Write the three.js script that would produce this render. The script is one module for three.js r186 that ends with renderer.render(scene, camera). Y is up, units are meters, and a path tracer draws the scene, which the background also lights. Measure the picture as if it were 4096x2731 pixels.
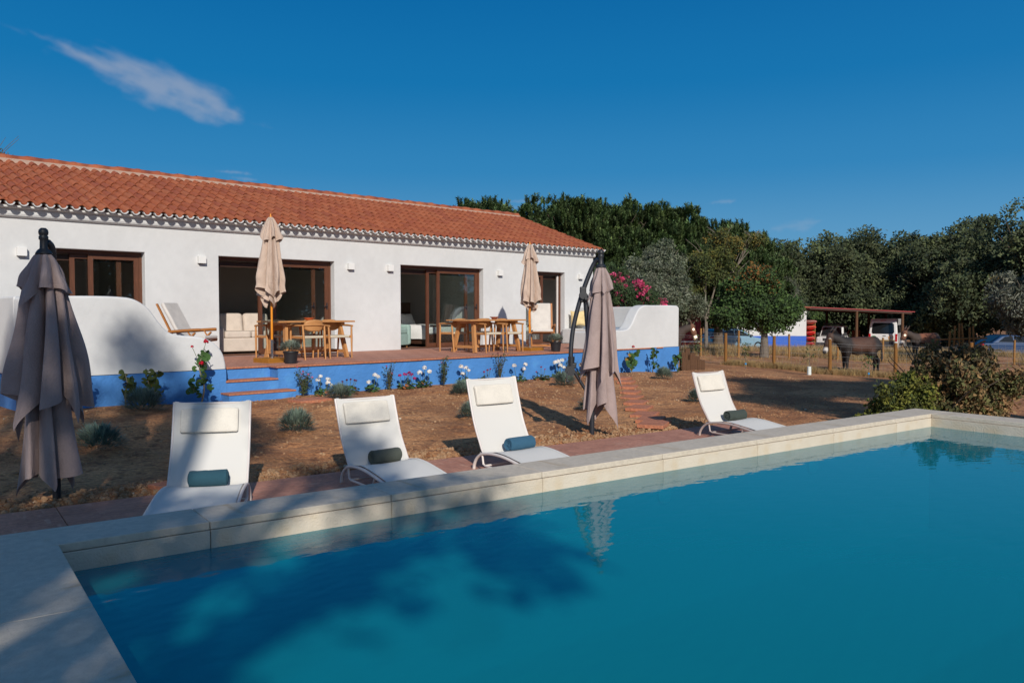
import * as THREE from 'three';
import { mergeGeometries } from 'three/addons/utils/BufferGeometryUtils.js';
import { RoundedBoxGeometry } from 'three/addons/geometries/RoundedBoxGeometry.js';
import { MarchingCubes } from 'three/addons/objects/MarchingCubes.js';

// ---------------------------------------------------------------- camera, sky, sun, exposure
const scene = new THREE.Scene();
const camera = new THREE.PerspectiveCamera(46.06, 1024 / 682, 0.05, 900);
camera.position.set(0, 1.62, 0);
{
  const yaw = THREE.MathUtils.degToRad(46.9), pitch = Math.atan(68 / 1844);
  camera.lookAt(Math.cos(yaw) * Math.cos(pitch), 1.62 - Math.sin(pitch), -Math.sin(yaw) * Math.cos(pitch));
}
const renderer = new THREE.WebGLRenderer({ antialias: true });
renderer.setSize(1024, 682);
renderer.toneMapping = THREE.LinearToneMapping;
renderer.toneMappingExposure = 0.98;
renderer.shadowMap.enabled = true;

const SUN_EL = THREE.MathUtils.degToRad(28);
const sunDir = new THREE.Vector3(-0.49 * Math.cos(SUN_EL), Math.sin(SUN_EL), 0.872 * Math.cos(SUN_EL)).normalize(); // towards the sun
const sun = new THREE.DirectionalLight(new THREE.Color().setRGB(1.0, 0.94, 0.86), 4.3);
sun.position.copy(sunDir).multiplyScalar(60).add(new THREE.Vector3(12, 0, -10));
sun.target.position.set(12, 0, -10);
sun.castShadow = true;
sun.shadow.radius = 1.4;
sun.shadow.mapSize.set(4096, 4096);
Object.assign(sun.shadow.camera, { left: -60, right: 60, top: 60, bottom: -60, near: 1, far: 200 });
scene.add(sun, sun.target);

// ---------------------------------------------------------------- random and noise
function rng(seed) {
  let a = seed >>> 0;
  return () => { a = (a + 0x6d2b79f5) | 0; let t = Math.imul(a ^ (a >>> 15), 1 | a); t = (t + Math.imul(t ^ (t >>> 7), 61 | t)) ^ t; return ((t ^ (t >>> 14)) >>> 0) / 4294967296; };
}
const hash = (x, y, s) => { let h = Math.imul(x, 374761393) ^ Math.imul(y, 668265263) ^ Math.imul(s, 1274126177); h = Math.imul(h ^ (h >>> 13), 1274126177); return ((h ^ (h >>> 16)) >>> 0) / 4294967296; };
const sm = (t) => t * t * (3 - 2 * t), lerp = (a, b, t) => a + (b - a) * t, clamp = (v, a = 0, b = 1) => Math.min(b, Math.max(a, v));
const sstep = (a, b, v) => sm(clamp((v - a) / (b - a)));
function vn(x, y, per, s) {                       // value noise, repeating every per cells (per 0: endless)
  const xi = Math.floor(x), yi = Math.floor(y), fx = sm(x - xi), fy = sm(y - yi);
  const w = (i) => (per ? ((i % per) + per) % per : i);
  const a = hash(w(xi), w(yi), s), b = hash(w(xi + 1), w(yi), s), c = hash(w(xi), w(yi + 1), s), d = hash(w(xi + 1), w(yi + 1), s);
  return lerp(lerp(a, b, fx), lerp(c, d, fx), fy);
}
function fbm(x, y, per, s, oct = 4) {
  let v = 0, a = 0.5, t = 0;
  for (let o = 0; o < oct; o++) { v += a * vn(x, y, per, s + o * 17); t += a; a *= 0.5; x *= 2; y *= 2; per *= 2; }
  return v / t;
}
{
  // sky: blue gradient by height alone, one wispy cloud and a few shreds low down
  const W = 4096, Hh = 2048, data = new Float32Array(W * Hh * 4);
  const stops = [[-1, 0.16, 0.17, 0.17], [0, 0.185, 0.36, 0.51], [0.03, 0.15, 0.335, 0.505], [0.08, 0.094, 0.28, 0.48], [0.17, 0.028, 0.2, 0.43], [0.27, 0.006, 0.15, 0.375], [0.38, 0.0015, 0.115, 0.325], [0.6, 0.0015, 0.085, 0.25], [1, 0.0015, 0.065, 0.2]];
  const clouds = [ // azimuth and height in degrees from the view axis of the main cloud's ends, half thickness
    [-30.6, 16.3, -18.4, 12.9, 1.6, 0.5, 3], [-30.5, 20.6, -29.8, 20.5, 0.16, 0.18, 5], [-20.2, 9.3, -17.8, 9.2, 0.14, 0.35, 7], [-19.4, 8.95, -17.5, 8.8, 0.13, 0.25, 9], [-1.2, 7.75, 3.2, 7.85, 0.17, 0.28, 11], [-1.5, 7.4, 1.4, 7.35, 0.1, 0.2, 12], [13.4, 7.45, 15.6, 7.55, 0.15, 0.22, 13], [17.5, 5.5, 21, 6.0, 0.5, 0.16, 15],
  ];
  for (let j = 0; j < Hh; j++) {
    const el = ((j + 0.5) / Hh - 0.5) * Math.PI, y = Math.sin(el);
    let k = 0; while (k < stops.length - 2 && stops[k + 1][0] < y) k++;
    const t = sm(clamp((y - stops[k][0]) / (stops[k + 1][0] - stops[k][0])));
    const tl = clamp((y - stops[k][0]) / (stops[k + 1][0] - stops[k][0])) * 0.7 + t * 0.3;
    const base = [1, 2, 3].map((q) => 1.17 * lerp(stops[k][q], stops[k + 1][q], tl)), de = THREE.MathUtils.radToDeg(el), ce = Math.cos(el);
    for (let i = 0; i < W; i++) {
      const az = ((i + 0.5) / W - 0.5) * 2 * Math.PI, da = THREE.MathUtils.radToDeg(az) + 46.9, o = (j * W + i) * 4; // atan2(z, x)
      let c = base;
      if (de > 3 && de < 24 && Math.abs(da) < 40) for (const [a0, e0, a1, e1, half, op, s] of clouds) {
        const L = Math.hypot(a1 - a0, e1 - e0), ux = (a1 - a0) / L, uy = (e1 - e0) / L;
        const al = ((da - a0) * ux + (de - e0) * uy) / L, ac = (de - e0) * ux - (da - a0) * uy;
        if (al < -0.3 || al > 1.3 || Math.abs(ac) > half * 3) continue;
        const body = Math.sin(Math.PI * clamp(al * 0.92 + 0.06)) ** 0.6 * (0.45 + 0.75 * al);
        const n = fbm(da * 0.55 / half + al, de * 0.9 / half, 0, s * 31, 6), n2 = fbm(da * 2.2 / half, de * 2.6 / half, 0, s * 37, 4);
        const wisp = fbm((al * L * 0.8 + ac * 0.5) / half, ac * 3.2 / half, 0, s * 41, 5) - 0.5;
        const d = body * (0.8 + 0.6 * n) - Math.abs(ac + (n - 0.5) * half * 0.7) / half * (0.8 + 0.4 * n2) + wisp * 0.85;
        const m = op * sstep(0.0, 0.9, d + (n2 - 0.5) * 0.4);
        c = [lerp(c[0], 0.42, m), lerp(c[1], 0.45, m), lerp(c[2], 0.53, m)];
      }
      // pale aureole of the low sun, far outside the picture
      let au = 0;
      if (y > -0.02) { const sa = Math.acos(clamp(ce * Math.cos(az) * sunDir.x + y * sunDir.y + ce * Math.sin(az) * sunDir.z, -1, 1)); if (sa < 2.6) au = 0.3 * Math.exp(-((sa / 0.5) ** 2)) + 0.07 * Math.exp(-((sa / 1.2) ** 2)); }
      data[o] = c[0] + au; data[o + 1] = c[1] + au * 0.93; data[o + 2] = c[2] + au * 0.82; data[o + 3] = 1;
    }
  }
  const sky = new THREE.DataTexture(data, W, Hh, THREE.RGBAFormat, THREE.FloatType);
  sky.mapping = THREE.EquirectangularReflectionMapping; sky.magFilter = THREE.LinearFilter; sky.minFilter = THREE.LinearFilter; sky.needsUpdate = true;
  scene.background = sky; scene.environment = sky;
}

// ---------------------------------------------------------------- helpers: textures, geometry, objects
function tex(size, fn, { srgb = true, rep = 1 } = {}) {
  const d = new Uint8Array(size * size * 4);
  for (let j = 0; j < size; j++) for (let i = 0; i < size; i++) {
    const c = fn(i / size, j / size), o = (j * size + i) * 4;
    if (typeof c === 'number') d[o] = d[o + 1] = d[o + 2] = clamp(c) * 255; else { d[o] = clamp(c[0]) * 255; d[o + 1] = clamp(c[1]) * 255; d[o + 2] = clamp(c[2]) * 255; }
    d[o + 3] = 255;
  }
  const t = new THREE.DataTexture(d, size, size, THREE.RGBAFormat, THREE.UnsignedByteType);
  t.wrapS = t.wrapT = THREE.RepeatWrapping; t.magFilter = THREE.LinearFilter; t.minFilter = THREE.LinearMipmapLinearFilter; t.generateMipmaps = true;
  if (srgb) t.colorSpace = THREE.SRGBColorSpace;
  t.repeat.set(rep, rep); t.needsUpdate = true;
  return t;
}
const mixc = (a, b, t) => [lerp(a[0], b[0], t), lerp(a[1], b[1], t), lerp(a[2], b[2], t)];
const V = (x, y, z) => new THREE.Vector3(x, y, z);
function std(o) { return new THREE.MeshStandardMaterial({ roughness: 0.85, ...o }); }
function phy(o) { return new THREE.MeshPhysicalMaterial({ roughness: 0.85, ...o }); }
const lin = (r, g, b) => new THREE.Color().setRGB(r, g, b);

function uvBox(g, grain = -1) {                    // texture coordinates in metres by the way each face points; grain: axis that runs along v
  g = g.index ? g.toNonIndexed() : g;
  const p = g.attributes.position, uv = new Float32Array(p.count * 2), a = V(), b = V(), c = V(), n = V();
  for (let i = 0; i < p.count; i += 3) {
    a.fromBufferAttribute(p, i); b.fromBufferAttribute(p, i + 1); c.fromBufferAttribute(p, i + 2);
    n.copy(b).sub(a).cross(c.clone().sub(a));
    const m = [Math.abs(n.x), Math.abs(n.y), Math.abs(n.z)], ax = m.indexOf(Math.max(...m));
    let [u, v] = [[2, 1], [0, 2], [0, 1]][ax];
    if (grain === u) [u, v] = [v, u];
    [a, b, c].forEach((q, k) => { uv[(i + k) * 2] = q.getComponent(u) + 0.37 * ax; uv[(i + k) * 2 + 1] = q.getComponent(v); });
  }
  g.setAttribute('uv', new THREE.BufferAttribute(uv, 2));
  return g;
}
function clean(g) {
  g = g.index ? g.toNonIndexed() : g.clone();
  if (!g.attributes.normal) g.computeVertexNormals();
  if (!g.attributes.uv) g.setAttribute('uv', new THREE.BufferAttribute(new Float32Array(g.attributes.position.count * 2), 2));
  for (const k of Object.keys(g.attributes)) if (!['position', 'normal', 'uv', 'color'].includes(k)) g.deleteAttribute(k);
  g.clearGroups?.(); g.morphAttributes = {};
  return g;
}
const merge = (list) => mergeGeometries(list.map(clean), false);
function box(w, h, d, x = 0, y = 0, z = 0, { r = 0, rot, grain } = {}) { // centred on x and z, standing on y
  let g = r ? new RoundedBoxGeometry(w, h, d, 2, Math.min(r, w / 2.01, h / 2.01, d / 2.01)) : new THREE.BoxGeometry(w, h, d);
  const m = [w, h, d];
  g = uvBox(g, grain ?? m.indexOf(Math.max(...m)));
  if (rot) g.applyMatrix4(new THREE.Matrix4().makeRotationFromEuler(new THREE.Euler(...rot)));
  return g.translate(x, y + h / 2, z);
}
function beam(a, b, w, t, up = V(0, 1, 0), r = 0.004) {     // a bar from a to b, w across, t deep
  const d = b.clone().sub(a), L = d.length(); d.normalize();
  const x = up.clone().cross(d); if (x.lengthSq() < 1e-6) x.set(1, 0, 0); x.normalize();
  const y = d.clone().cross(x);
  const g = uvBox(r ? new RoundedBoxGeometry(w, t, L, 1, Math.min(r, w / 2.1, t / 2.1)) : new THREE.BoxGeometry(w, t, L), 2);
  return g.applyMatrix4(new THREE.Matrix4().makeBasis(x, y, d).setPosition(a.clone().add(b).multiplyScalar(0.5)));
}
function limb(pts, rad, sides = 8, cap = true, flat = 1) {   // a tapering round bar through points; rad: number, list or function of 0..1
  const n = pts.length, pos = [], nor = [], uv = [], idx = [];
  const R = (i) => (typeof rad === 'function' ? rad(i / (n - 1)) : Array.isArray(rad) ? rad[i] : rad);
  let u = null, len = 0;
  for (let i = 0; i < n; i++) {
    const t = pts[Math.min(n - 1, i + 1)].clone().sub(pts[Math.max(0, i - 1)]).normalize();
    if (!u) { u = Math.abs(t.y) > 0.9 ? V(1, 0, 0) : V(0, 1, 0); }
    u.sub(t.clone().multiplyScalar(u.dot(t))).normalize();
    const w = t.clone().cross(u), r = R(i);
    if (i) len += pts[i].distanceTo(pts[i - 1]);
    for (let k = 0; k <= sides; k++) {
      const a = (k / sides) * Math.PI * 2, d = u.clone().multiplyScalar(Math.cos(a)).add(w.clone().multiplyScalar(Math.sin(a) * flat));
      pos.push(pts[i].x + d.x * r, pts[i].y + d.y * r, pts[i].z + d.z * r); const dn = d.clone().normalize(); nor.push(dn.x, dn.y, dn.z); uv.push((k / sides) * 6.28 * Math.max(r, 0.01), len);
    }
  }
  const S = sides + 1;
  for (let i = 0; i < n - 1; i++) for (let k = 0; k < sides; k++) { const a = i * S + k; idx.push(a, a + 1, a + S, a + 1, a + S + 1, a + S); }
  if (cap) for (const [i, s] of [[0, -1], [n - 1, 1]]) {
    const t = (i ? pts[i].clone().sub(pts[i - 1]) : pts[1].clone().sub(pts[0])).normalize().multiplyScalar(s), c = pos.length / 3;
    pos.push(pts[i].x, pts[i].y, pts[i].z); nor.push(t.x, t.y, t.z); uv.push(0, 0);
    for (let k = 0; k <= sides; k++) { const o = (i * S + k) * 3; pos.push(pos[o], pos[o + 1], pos[o + 2]); nor.push(t.x, t.y, t.z); uv.push(pos[o], pos[o + 2]); }
    for (let k = 0; k < sides; k++) s > 0 ? idx.push(c, c + 1 + k, c + 2 + k) : idx.push(c, c + 2 + k, c + 1 + k);
  }
  const g = new THREE.BufferGeometry();
  g.setAttribute('position', new THREE.Float32BufferAttribute(pos, 3)); g.setAttribute('normal', new THREE.Float32BufferAttribute(nor, 3)); g.setAttribute('uv', new THREE.Float32BufferAttribute(uv, 2)); g.setIndex(idx);
  return g;
}
function sheet(nu, nv, fn, closedU = false) {             // a surface from fn(u, v) -> Vector3 with smooth normals
  const pos = [], uv = [], idx = [];
  for (let j = 0; j <= nv; j++) for (let i = 0; i <= nu; i++) { const p = fn(i / nu, j / nv); pos.push(p.x, p.y, p.z); uv.push(p.tu ?? i / nu, p.tv ?? j / nv); }
  for (let j = 0; j < nv; j++) for (let i = 0; i < nu; i++) { const a = j * (nu + 1) + i; idx.push(a, a + 1, a + nu + 1, a + 1, a + nu + 2, a + nu + 1); }
  const g = new THREE.BufferGeometry();
  g.setAttribute('position', new THREE.Float32BufferAttribute(pos, 3)); g.setAttribute('uv', new THREE.Float32BufferAttribute(uv, 2)); g.setIndex(idx);
  g.computeVertexNormals();
  if (closedU) { const n = g.attributes.normal; for (let j = 0; j <= nv; j++) { const a = j * (nu + 1), b = a + nu, m = V(n.getX(a) + n.getX(b), n.getY(a) + n.getY(b), n.getZ(a) + n.getZ(b)).normalize(); n.setXYZ(a, m.x, m.y, m.z); n.setXYZ(b, m.x, m.y, m.z); } }
  return g;
}
const curve = (list, n = 24) => new THREE.CatmullRomCurve3(list.map((p) => (p.isVector3 ? p : V(...p))), false, 'centripetal').getPoints(n);

const taken = {};
function numbered(n) { taken[n] = (taken[n] ?? -1) + 1; return taken[n] ? `${n}_${String(taken[n]).padStart(3, '0')}` : n; }
function tag(o, label, category, group) { o.userData.label = label; o.userData.category = category; if (group) o.userData.group = group; return o; }
function thing(name, label, category, pos = [0, 0, 0], turn = 0, group) {
  const o = new THREE.Group(); o.name = numbered(name); o.position.set(...pos); o.rotation.y = turn; scene.add(o);
  return tag(o, label, category, group);
}
function part(name, geo, mat, parent) {
  const m = new THREE.Mesh(geo, mat); m.name = name; m.castShadow = m.receiveShadow = true; parent.add(m); return m;
}
function whole(name, geo, mat, label, category, pos = [0, 0, 0], turn = 0, group) { // a thing that is one mesh
  const m = part(numbered(name), geo, mat, scene); m.position.set(...pos); m.rotation.y = turn; return tag(m, label, category, group);
}
function structure(name, geo, mat, label) { const m = part(numbered(name), geo, mat, scene); m.userData.kind = 'structure'; if (label) m.userData.label = label; return m; }
function again(o, label, pos, turn = 0, scale = 1) { // a copy with copies of its parts
  const c = o.clone(); c.name = numbered(o.name.replace(/_\d{3}$/, '')); c.position.set(...pos); c.rotation.y = turn;
  if (Array.isArray(scale)) c.scale.set(...scale); else c.scale.setScalar(scale);
  c.userData = { ...o.userData, label }; scene.add(c); return c;
}
// ---------------------------------------------------------------- materials
const stuccoB = tex(512, (u, v) => 0.6 * fbm(u * 10, v * 10, 10, 3, 5) + 0.4 * fbm(u * 48, v * 48, 48, 9, 3), { srgb: false, rep: 0.7 });
const stuccoC = tex(512, (u, v) => { const n = fbm(u * 4, v * 4, 4, 21, 5), m = fbm(u * 30, v * 30, 30, 25, 3); const k = 0.93 + 0.07 * n + 0.03 * (m - 0.5); return [k, k, k * 0.995]; }, { rep: 0.31 });
const white = std({ color: lin(0.655, 0.655, 0.65), map: stuccoC, bumpMap: stuccoB, bumpScale: 0.0045, roughness: 0.92 });
const roomWhite = std({ color: lin(0.76, 0.74, 0.7), bumpMap: stuccoB, bumpScale: 0.004, roughness: 0.95 });
const blueC = tex(512, (u, v) => { const n = fbm(u * 6, v * 6, 6, 41, 5), st = sstep(0.6, 0.8, fbm(u * 14, v * 5, 0, 47, 4) * 0.6 + n * 0.4); const k = 0.9 + 0.16 * (n - 0.3); return mixc([k, k, k], [1.25, 1.1, 0.98], st * 0.4); }, { rep: 0.5 });
const blue = std({ color: lin(0.075, 0.27, 0.66), map: blueC, bumpMap: stuccoB, bumpScale: 0.014, roughness: 0.88 });
const soilC = tex(1024, (u, v) => {
  const a = fbm(u * 5, v * 5, 5, 61, 6), b = fbm(u * 40, v * 40, 40, 67, 4), g = fbm(u * 130, v * 130, 130, 71, 2);
  let c = mixc([0.60, 0.42, 0.27], [0.735, 0.545, 0.375], sstep(0.3, 0.72, a)); c = mixc(c, [0.45, 0.29, 0.175], sstep(0.55, 0.8, b) * 0.75);
  const pale = g > 0.74 ? (g - 0.74) * 3.2 : 0; return mixc(c.map((q) => q * (0.8 + 0.4 * g)), [0.82, 0.72, 0.56], clamp(pale));
}, { rep: 1 / 3.1 });
const soilB = tex(1024, (u, v) => 0.5 * fbm(u * 24, v * 24, 24, 81, 5) + 0.5 * Math.pow(fbm(u * 90, v * 90, 90, 85, 3), 1.5), { srgb: false, rep: 1 / 2.3 });
const soil = std({ map: soilC, bumpMap: soilB, bumpScale: 0.036, roughness: 0.97, vertexColors: true });
const clodMat = std({ color: lin(0.36, 0.215, 0.115), roughness: 0.97 });
const stoneC = tex(1024, (u, v) => {
  const a = fbm(u * 3, v * 9, 0, 101, 5), b = fbm(u * 60, v * 60, 60, 103, 3), st = sstep(0.62, 0.78, fbm(u * 4, v * 14, 0, 107, 5));
  let c = mixc([0.80, 0.755, 0.68], [0.87, 0.83, 0.765], a); c = mixc(c, [0.72, 0.60, 0.44], st * 0.5); return c.map((q) => q * (0.94 + 0.12 * (b - 0.5)));
}, { rep: 0.6 });
const stoneB = tex(512, (u, v) => fbm(u * 110, v * 110, 110, 111, 2) * 0.7 + fbm(u * 20, v * 20, 20, 113, 3) * 0.3, { srgb: false, rep: 1.4 });
const limestone = std({ color: lin(0.95, 0.92, 0.89), map: stoneC, bumpMap: stoneB, bumpScale: 0.002, roughness: 0.75 });
const bandC = tex(1024, (u, v) => {
  const a = fbm(u * 8, v * 8, 8, 121, 5), st = sstep(0.4, 0.8, fbm(u * 8, v * 8, 8, 127, 6));
  return mixc(mixc([0.80, 0.755, 0.68], [0.86, 0.825, 0.765], a), [0.79, 0.70, 0.56], st * 0.4);
}, { rep: 0.8 });
const bandB = tex(512, (u, v) => fbm(u * 70, v * 70, 70, 131, 3), { srgb: false, rep: 1.6 });
const bandStone = std({ color: lin(0.88, 0.85, 0.82), map: bandC, bumpMap: bandB, bumpScale: 0.003, roughness: 0.85 });
const terraC = tex(1024, (u, v) => {
  const a = fbm(u * 5, v * 16, 0, 141, 5), b = fbm(u * 70, v * 90, 0, 143, 3), sc = sstep(0.68, 0.8, fbm(u * 9, v * 40, 0, 149, 4));
  let c = mixc([0.62, 0.42, 0.34], [0.74, 0.53, 0.44], a); c = mixc(c, [0.80, 0.66, 0.57], sc * 0.4); return c.map((q) => q * (0.88 + 0.24 * b));
}, { rep: 0.5 });
const terraB = tex(512, (u, v) => fbm(u * 30, v * 30, 30, 151, 5), { srgb: false, rep: 1 });
const terracotta = std({ map: terraC, bumpMap: terraB, bumpScale: 0.006, roughness: 0.8 });
const terraEdge = std({ map: terraC, color: lin(1.0, 0.82, 0.66), bumpMap: terraB, bumpScale: 0.01, roughness: 0.9 });
const woodT = (dark, light, seed, stripes = 22) => tex(512, (u, v) => {
  const w = fbm(u * 6, v * 1.5, 0, seed, 4), g = fbm(u * stripes * 3 + w * 6, v * 2.2, 0, seed + 5, 4), f = fbm(u * 160, v * 7, 0, seed + 9, 3);
  return mixc(dark, light, clamp(0.75 * g + 0.4 * f - 0.08)); }, { rep: 2 });
const oak = std({ map: woodT([0.56, 0.36, 0.19], [0.86, 0.64, 0.40], 161), roughness: 0.62 });
const teak = std({ map: woodT([0.50, 0.30, 0.13], [0.76, 0.50, 0.24], 171), roughness: 0.6 });
const frameWood = std({ map: woodT([0.27, 0.15, 0.09], [0.46, 0.28, 0.18], 181), roughness: 0.5 });
const poleWood = std({ map: woodT([0.78, 0.46, 0.08], [0.95, 0.62, 0.16], 191), roughness: 0.35 });
const baseWood = std({ map: woodT([0.50, 0.32, 0.08], [0.70, 0.47, 0.15], 193), roughness: 0.55 });
const postWood = std({ map: woodT([0.42, 0.29, 0.15], [0.68, 0.50, 0.27], 195), roughness: 0.9 });
const plankWood = std({ map: woodT([0.26, 0.17, 0.11], [0.45, 0.32, 0.21], 197), roughness: 0.95 });
const darkWood = std({ map: woodT([0.16, 0.09, 0.05], [0.30, 0.18, 0.11], 199), roughness: 0.6 });
const weaveB = tex(256, (u, v) => 0.5 + 0.25 * Math.sin(u * 64 * 6.283) * (Math.floor(v * 64) % 2 ? 1 : -1) + 0.25 * Math.sin(v * 64 * 6.283), { srgb: false, rep: 5 });
const clothB = tex(512, (u, v) => 0.5 * fbm(u * 90, v * 90, 90, 211, 3) + 0.5 * fbm(u * 12, v * 12, 12, 213, 3), { srgb: false, rep: 3 });
const clothC = tex(512, (u, v) => { const k = 0.9 + 0.14 * fbm(u * 8, v * 8, 8, 215, 5) + 0.06 * (fbm(u * 120, v * 120, 120, 217, 2) - 0.5); return [k, k, k]; }, { rep: 1 });
const cloth = (r, g, b, o = {}) => phy({ color: lin(r, g, b), map: clothC, bumpMap: clothB, bumpScale: 0.0015, roughness: 0.95, sheen: 0.25, sheenRoughness: 0.6, sheenColor: lin(r, g, b), ...o });
const sling = phy({ color: lin(0.7, 0.68, 0.63), bumpMap: weaveB, bumpScale: 0.0008, roughness: 0.95, transmission: 0.12 });
const slingSeat = sling;
const creamCloth = cloth(0.7, 0.65, 0.56);
const whiteMetal = std({ color: lin(0.66, 0.6, 0.56), roughness: 0.38 });
const taupeMetal = std({ color: lin(0.42, 0.35, 0.32), roughness: 0.4 });
const blackMetal = std({ color: lin(0.02, 0.022, 0.028), roughness: 0.45 });
const darkPlastic = std({ color: lin(0.016, 0.017, 0.02), roughness: 0.5 });
const steel = std({ color: lin(0.6, 0.6, 0.62), roughness: 0.22, metalness: 1 });
const canvasB = tex(512, (u, v) => 0.55 * fbm(u * 14 + 1.5 * fbm(u * 4, v * 4, 0, 223, 3), v * 4, 0, 225, 4) + 0.25 * fbm(u * 40, v * 24, 0, 227, 3) + 0.2 * fbm(u * 150, v * 150, 150, 229, 2), { srgb: false, rep: 0.9 });
const mauve = cloth(0.38, 0.29, 0.268, { transmission: 0.08, bumpMap: canvasB, bumpScale: 0.012 });
const beigeCanvas = cloth(0.6, 0.455, 0.36, { transmission: 0.12, bumpMap: canvasB, bumpScale: 0.02 });
const cushionCloth = cloth(0.62, 0.575, 0.52);
const sofaCloth = cloth(0.6, 0.51, 0.43);
const tealCloth = cloth(0.30, 0.42, 0.38);
const yellowCloth = cloth(0.70, 0.54, 0.27);
const navyCloth = cloth(0.05, 0.08, 0.12);
const bedding = cloth(0.8, 0.79, 0.77);
const rushSeat = std({ color: lin(0.62, 0.54, 0.40), bumpMap: weaveB, bumpScale: 0.003, roughness: 0.9 });
const towelB = tex(256, (u, v) => fbm(u * 60, v * 60, 60, 221, 3), { srgb: false, rep: 6 });
const towel = (r, g, b) => phy({ color: lin(r, g, b), bumpMap: towelB, bumpScale: 0.006, roughness: 1, sheen: 0.5, sheenRoughness: 0.5, sheenColor: lin(r * 1.5, g * 1.5, b * 1.5) });
const glass = phy({ color: lin(0.94, 0.97, 0.96), roughness: 0.0, transmission: 1, thickness: 0, ior: 1.7 });
const darkGlass = std({ color: lin(0.012, 0.014, 0.016), roughness: 0.06 });
const barkB = tex(512, (u, v) => fbm(u * 24, v * 7, 0, 231, 5), { srgb: false, rep: 1 });
const bark = std({ color: lin(0.12, 0.09, 0.065), bumpMap: barkB, bumpScale: 0.05, roughness: 0.97 });
const greyBark = std({ color: lin(0.17, 0.14, 0.11), bumpMap: barkB, bumpScale: 0.05, roughness: 0.97 });
const rubber = std({ color: lin(0.02, 0.02, 0.021), roughness: 0.9 });
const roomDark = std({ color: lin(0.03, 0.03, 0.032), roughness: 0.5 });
const leafMat = (rough = 0.92, trans = 0.28) => phy({ color: 0xffffff, roughness: rough, transmission: trans, thickness: 0, side: THREE.DoubleSide, vertexColors: false, specularIntensity: 0.5 });
// ---------------------------------------------------------------- ground
const POOL = { x: 1.02, z: -4.29, th: Math.atan2(1.02, 8.36), L: 8.42, W: 4.0 };
const pb = V(Math.cos(POOL.th), 0, Math.sin(POOL.th)), pa = V(-Math.sin(POOL.th), 0, Math.cos(POOL.th));   // along the pool, across it towards the viewer
const poolPt = (al, pe, y = 0) => V(POOL.x, y, POOL.z).addScaledVector(pb, al).addScaledVector(pa, pe);
const poolUV = (x, z) => { const dx = x - POOL.x, dz = z - POOL.z; return [dx * pb.x + dz * pb.z, dx * pa.x + dz * pa.z]; };
const levels = [[-2, -6.5, 0], [1, -6.5, 0], [3, -6.3, 0], [5, -6, 0], [8, -5.8, 0], [11, -5.2, -0.01], [13, -4.6, -0.04], [1.9, -8, 0.01], [5, -9, 0.05], [8, -9, 0.05], [11, -8.5, 0.03], [3.4, -12.5, 0.23], [0, -12.5, 0.24], [6.3, -12.2, 0.17], [10, -12.4, 0.17], [13.6, -12.4, 0.135], [15.5, -12.4, 0.11], [18.1, -12.5, 0.03], [-6, -13, 0.25], [10, -26, 0.1], [20, -18, 0.05], [26, -18.1, -0.12], [23.3, -14.5, -0.12], [23.9, -13.1, -0.2], [23.9, -11.2, -0.31], [24.8, -9.7, -0.36], [26.2, -6.7, -0.41], [26.3, -17.5, -0.06], [28.9, -17.4, -0.21], [30.2, -16, -0.29], [34.7, -14, -0.5], [38.8, -10.3, -0.63], [30.1, -17, -0.27], [47, -28.6, -0.94], [38, -26, -0.55], [57, -27, -1.15], [61, -25, -1.31], [54, -15, -1.15], [71, -32, -1.66], [75, -25, -1.7], [70, -10, -1.5], [34, -31, -0.4], [120, -60, -2.5], [150, 0, -2.6], [0, -80, -0.6], [-60, -20, 0.3], [-20, 20, 0], [8, 8, 0], [30, 15, -0.4], [20, -6, -0.15], [16, -8, -0.04], [12, -2, -0.04], [0, 3, 0], [20.5, -13.7, 0.02], [21.9, -11, -0.18], [5, 4, 0]];
function groundBase(x, z) {
  let s = 0, w = 0;
  for (const [a, b, y] of levels) { const d = (x - a) ** 2 + (z - b) ** 2 + 0.5, k = 1 / (d * Math.sqrt(d)); s += y * k; w += k; }
  return s / w;
}
const pathDist = (x, z) => { const [, pe] = poolUV(x, z); return -pe - 3.02; }; // metres beyond the far edge of the paved strip
function groundY(x, z) {
  const [al, pe] = poolUV(x, z);
  if (al > -0.12 && al < POOL.L + 0.12 && pe > -0.12 && pe < POOL.W + 0.12) return -2.2;
  let y = groundBase(x, z);
  const pd = pathDist(x, z);
  const till = sstep(0, 0.5, pd) * sstep(26, 20, x) * sstep(-13.2, -12.3, z) * (0.35 + 0.65 * sstep(16, 11, x));
  const edge = Math.exp(-((pd - 0.3) ** 2) / 0.06) * sstep(13, 10, x);
  const n = fbm(x * 1.1 + 7, z * 1.1, 0, 301, 3) - 0.5, m = fbm(x * 4.3, z * 4.3, 0, 307, 4) - 0.5;
  y += till * (0.05 * n + 0.05 * m) + edge * (0.03 + 0.09 * m);
  y += (1 - till) * 0.02 * n * sstep(0, 2, pd);
  if (pd < 0.05 && pe < -0.3 && al > -9 && al < 11.5) y = Math.min(y, -0.005);
  return y;
}
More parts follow.
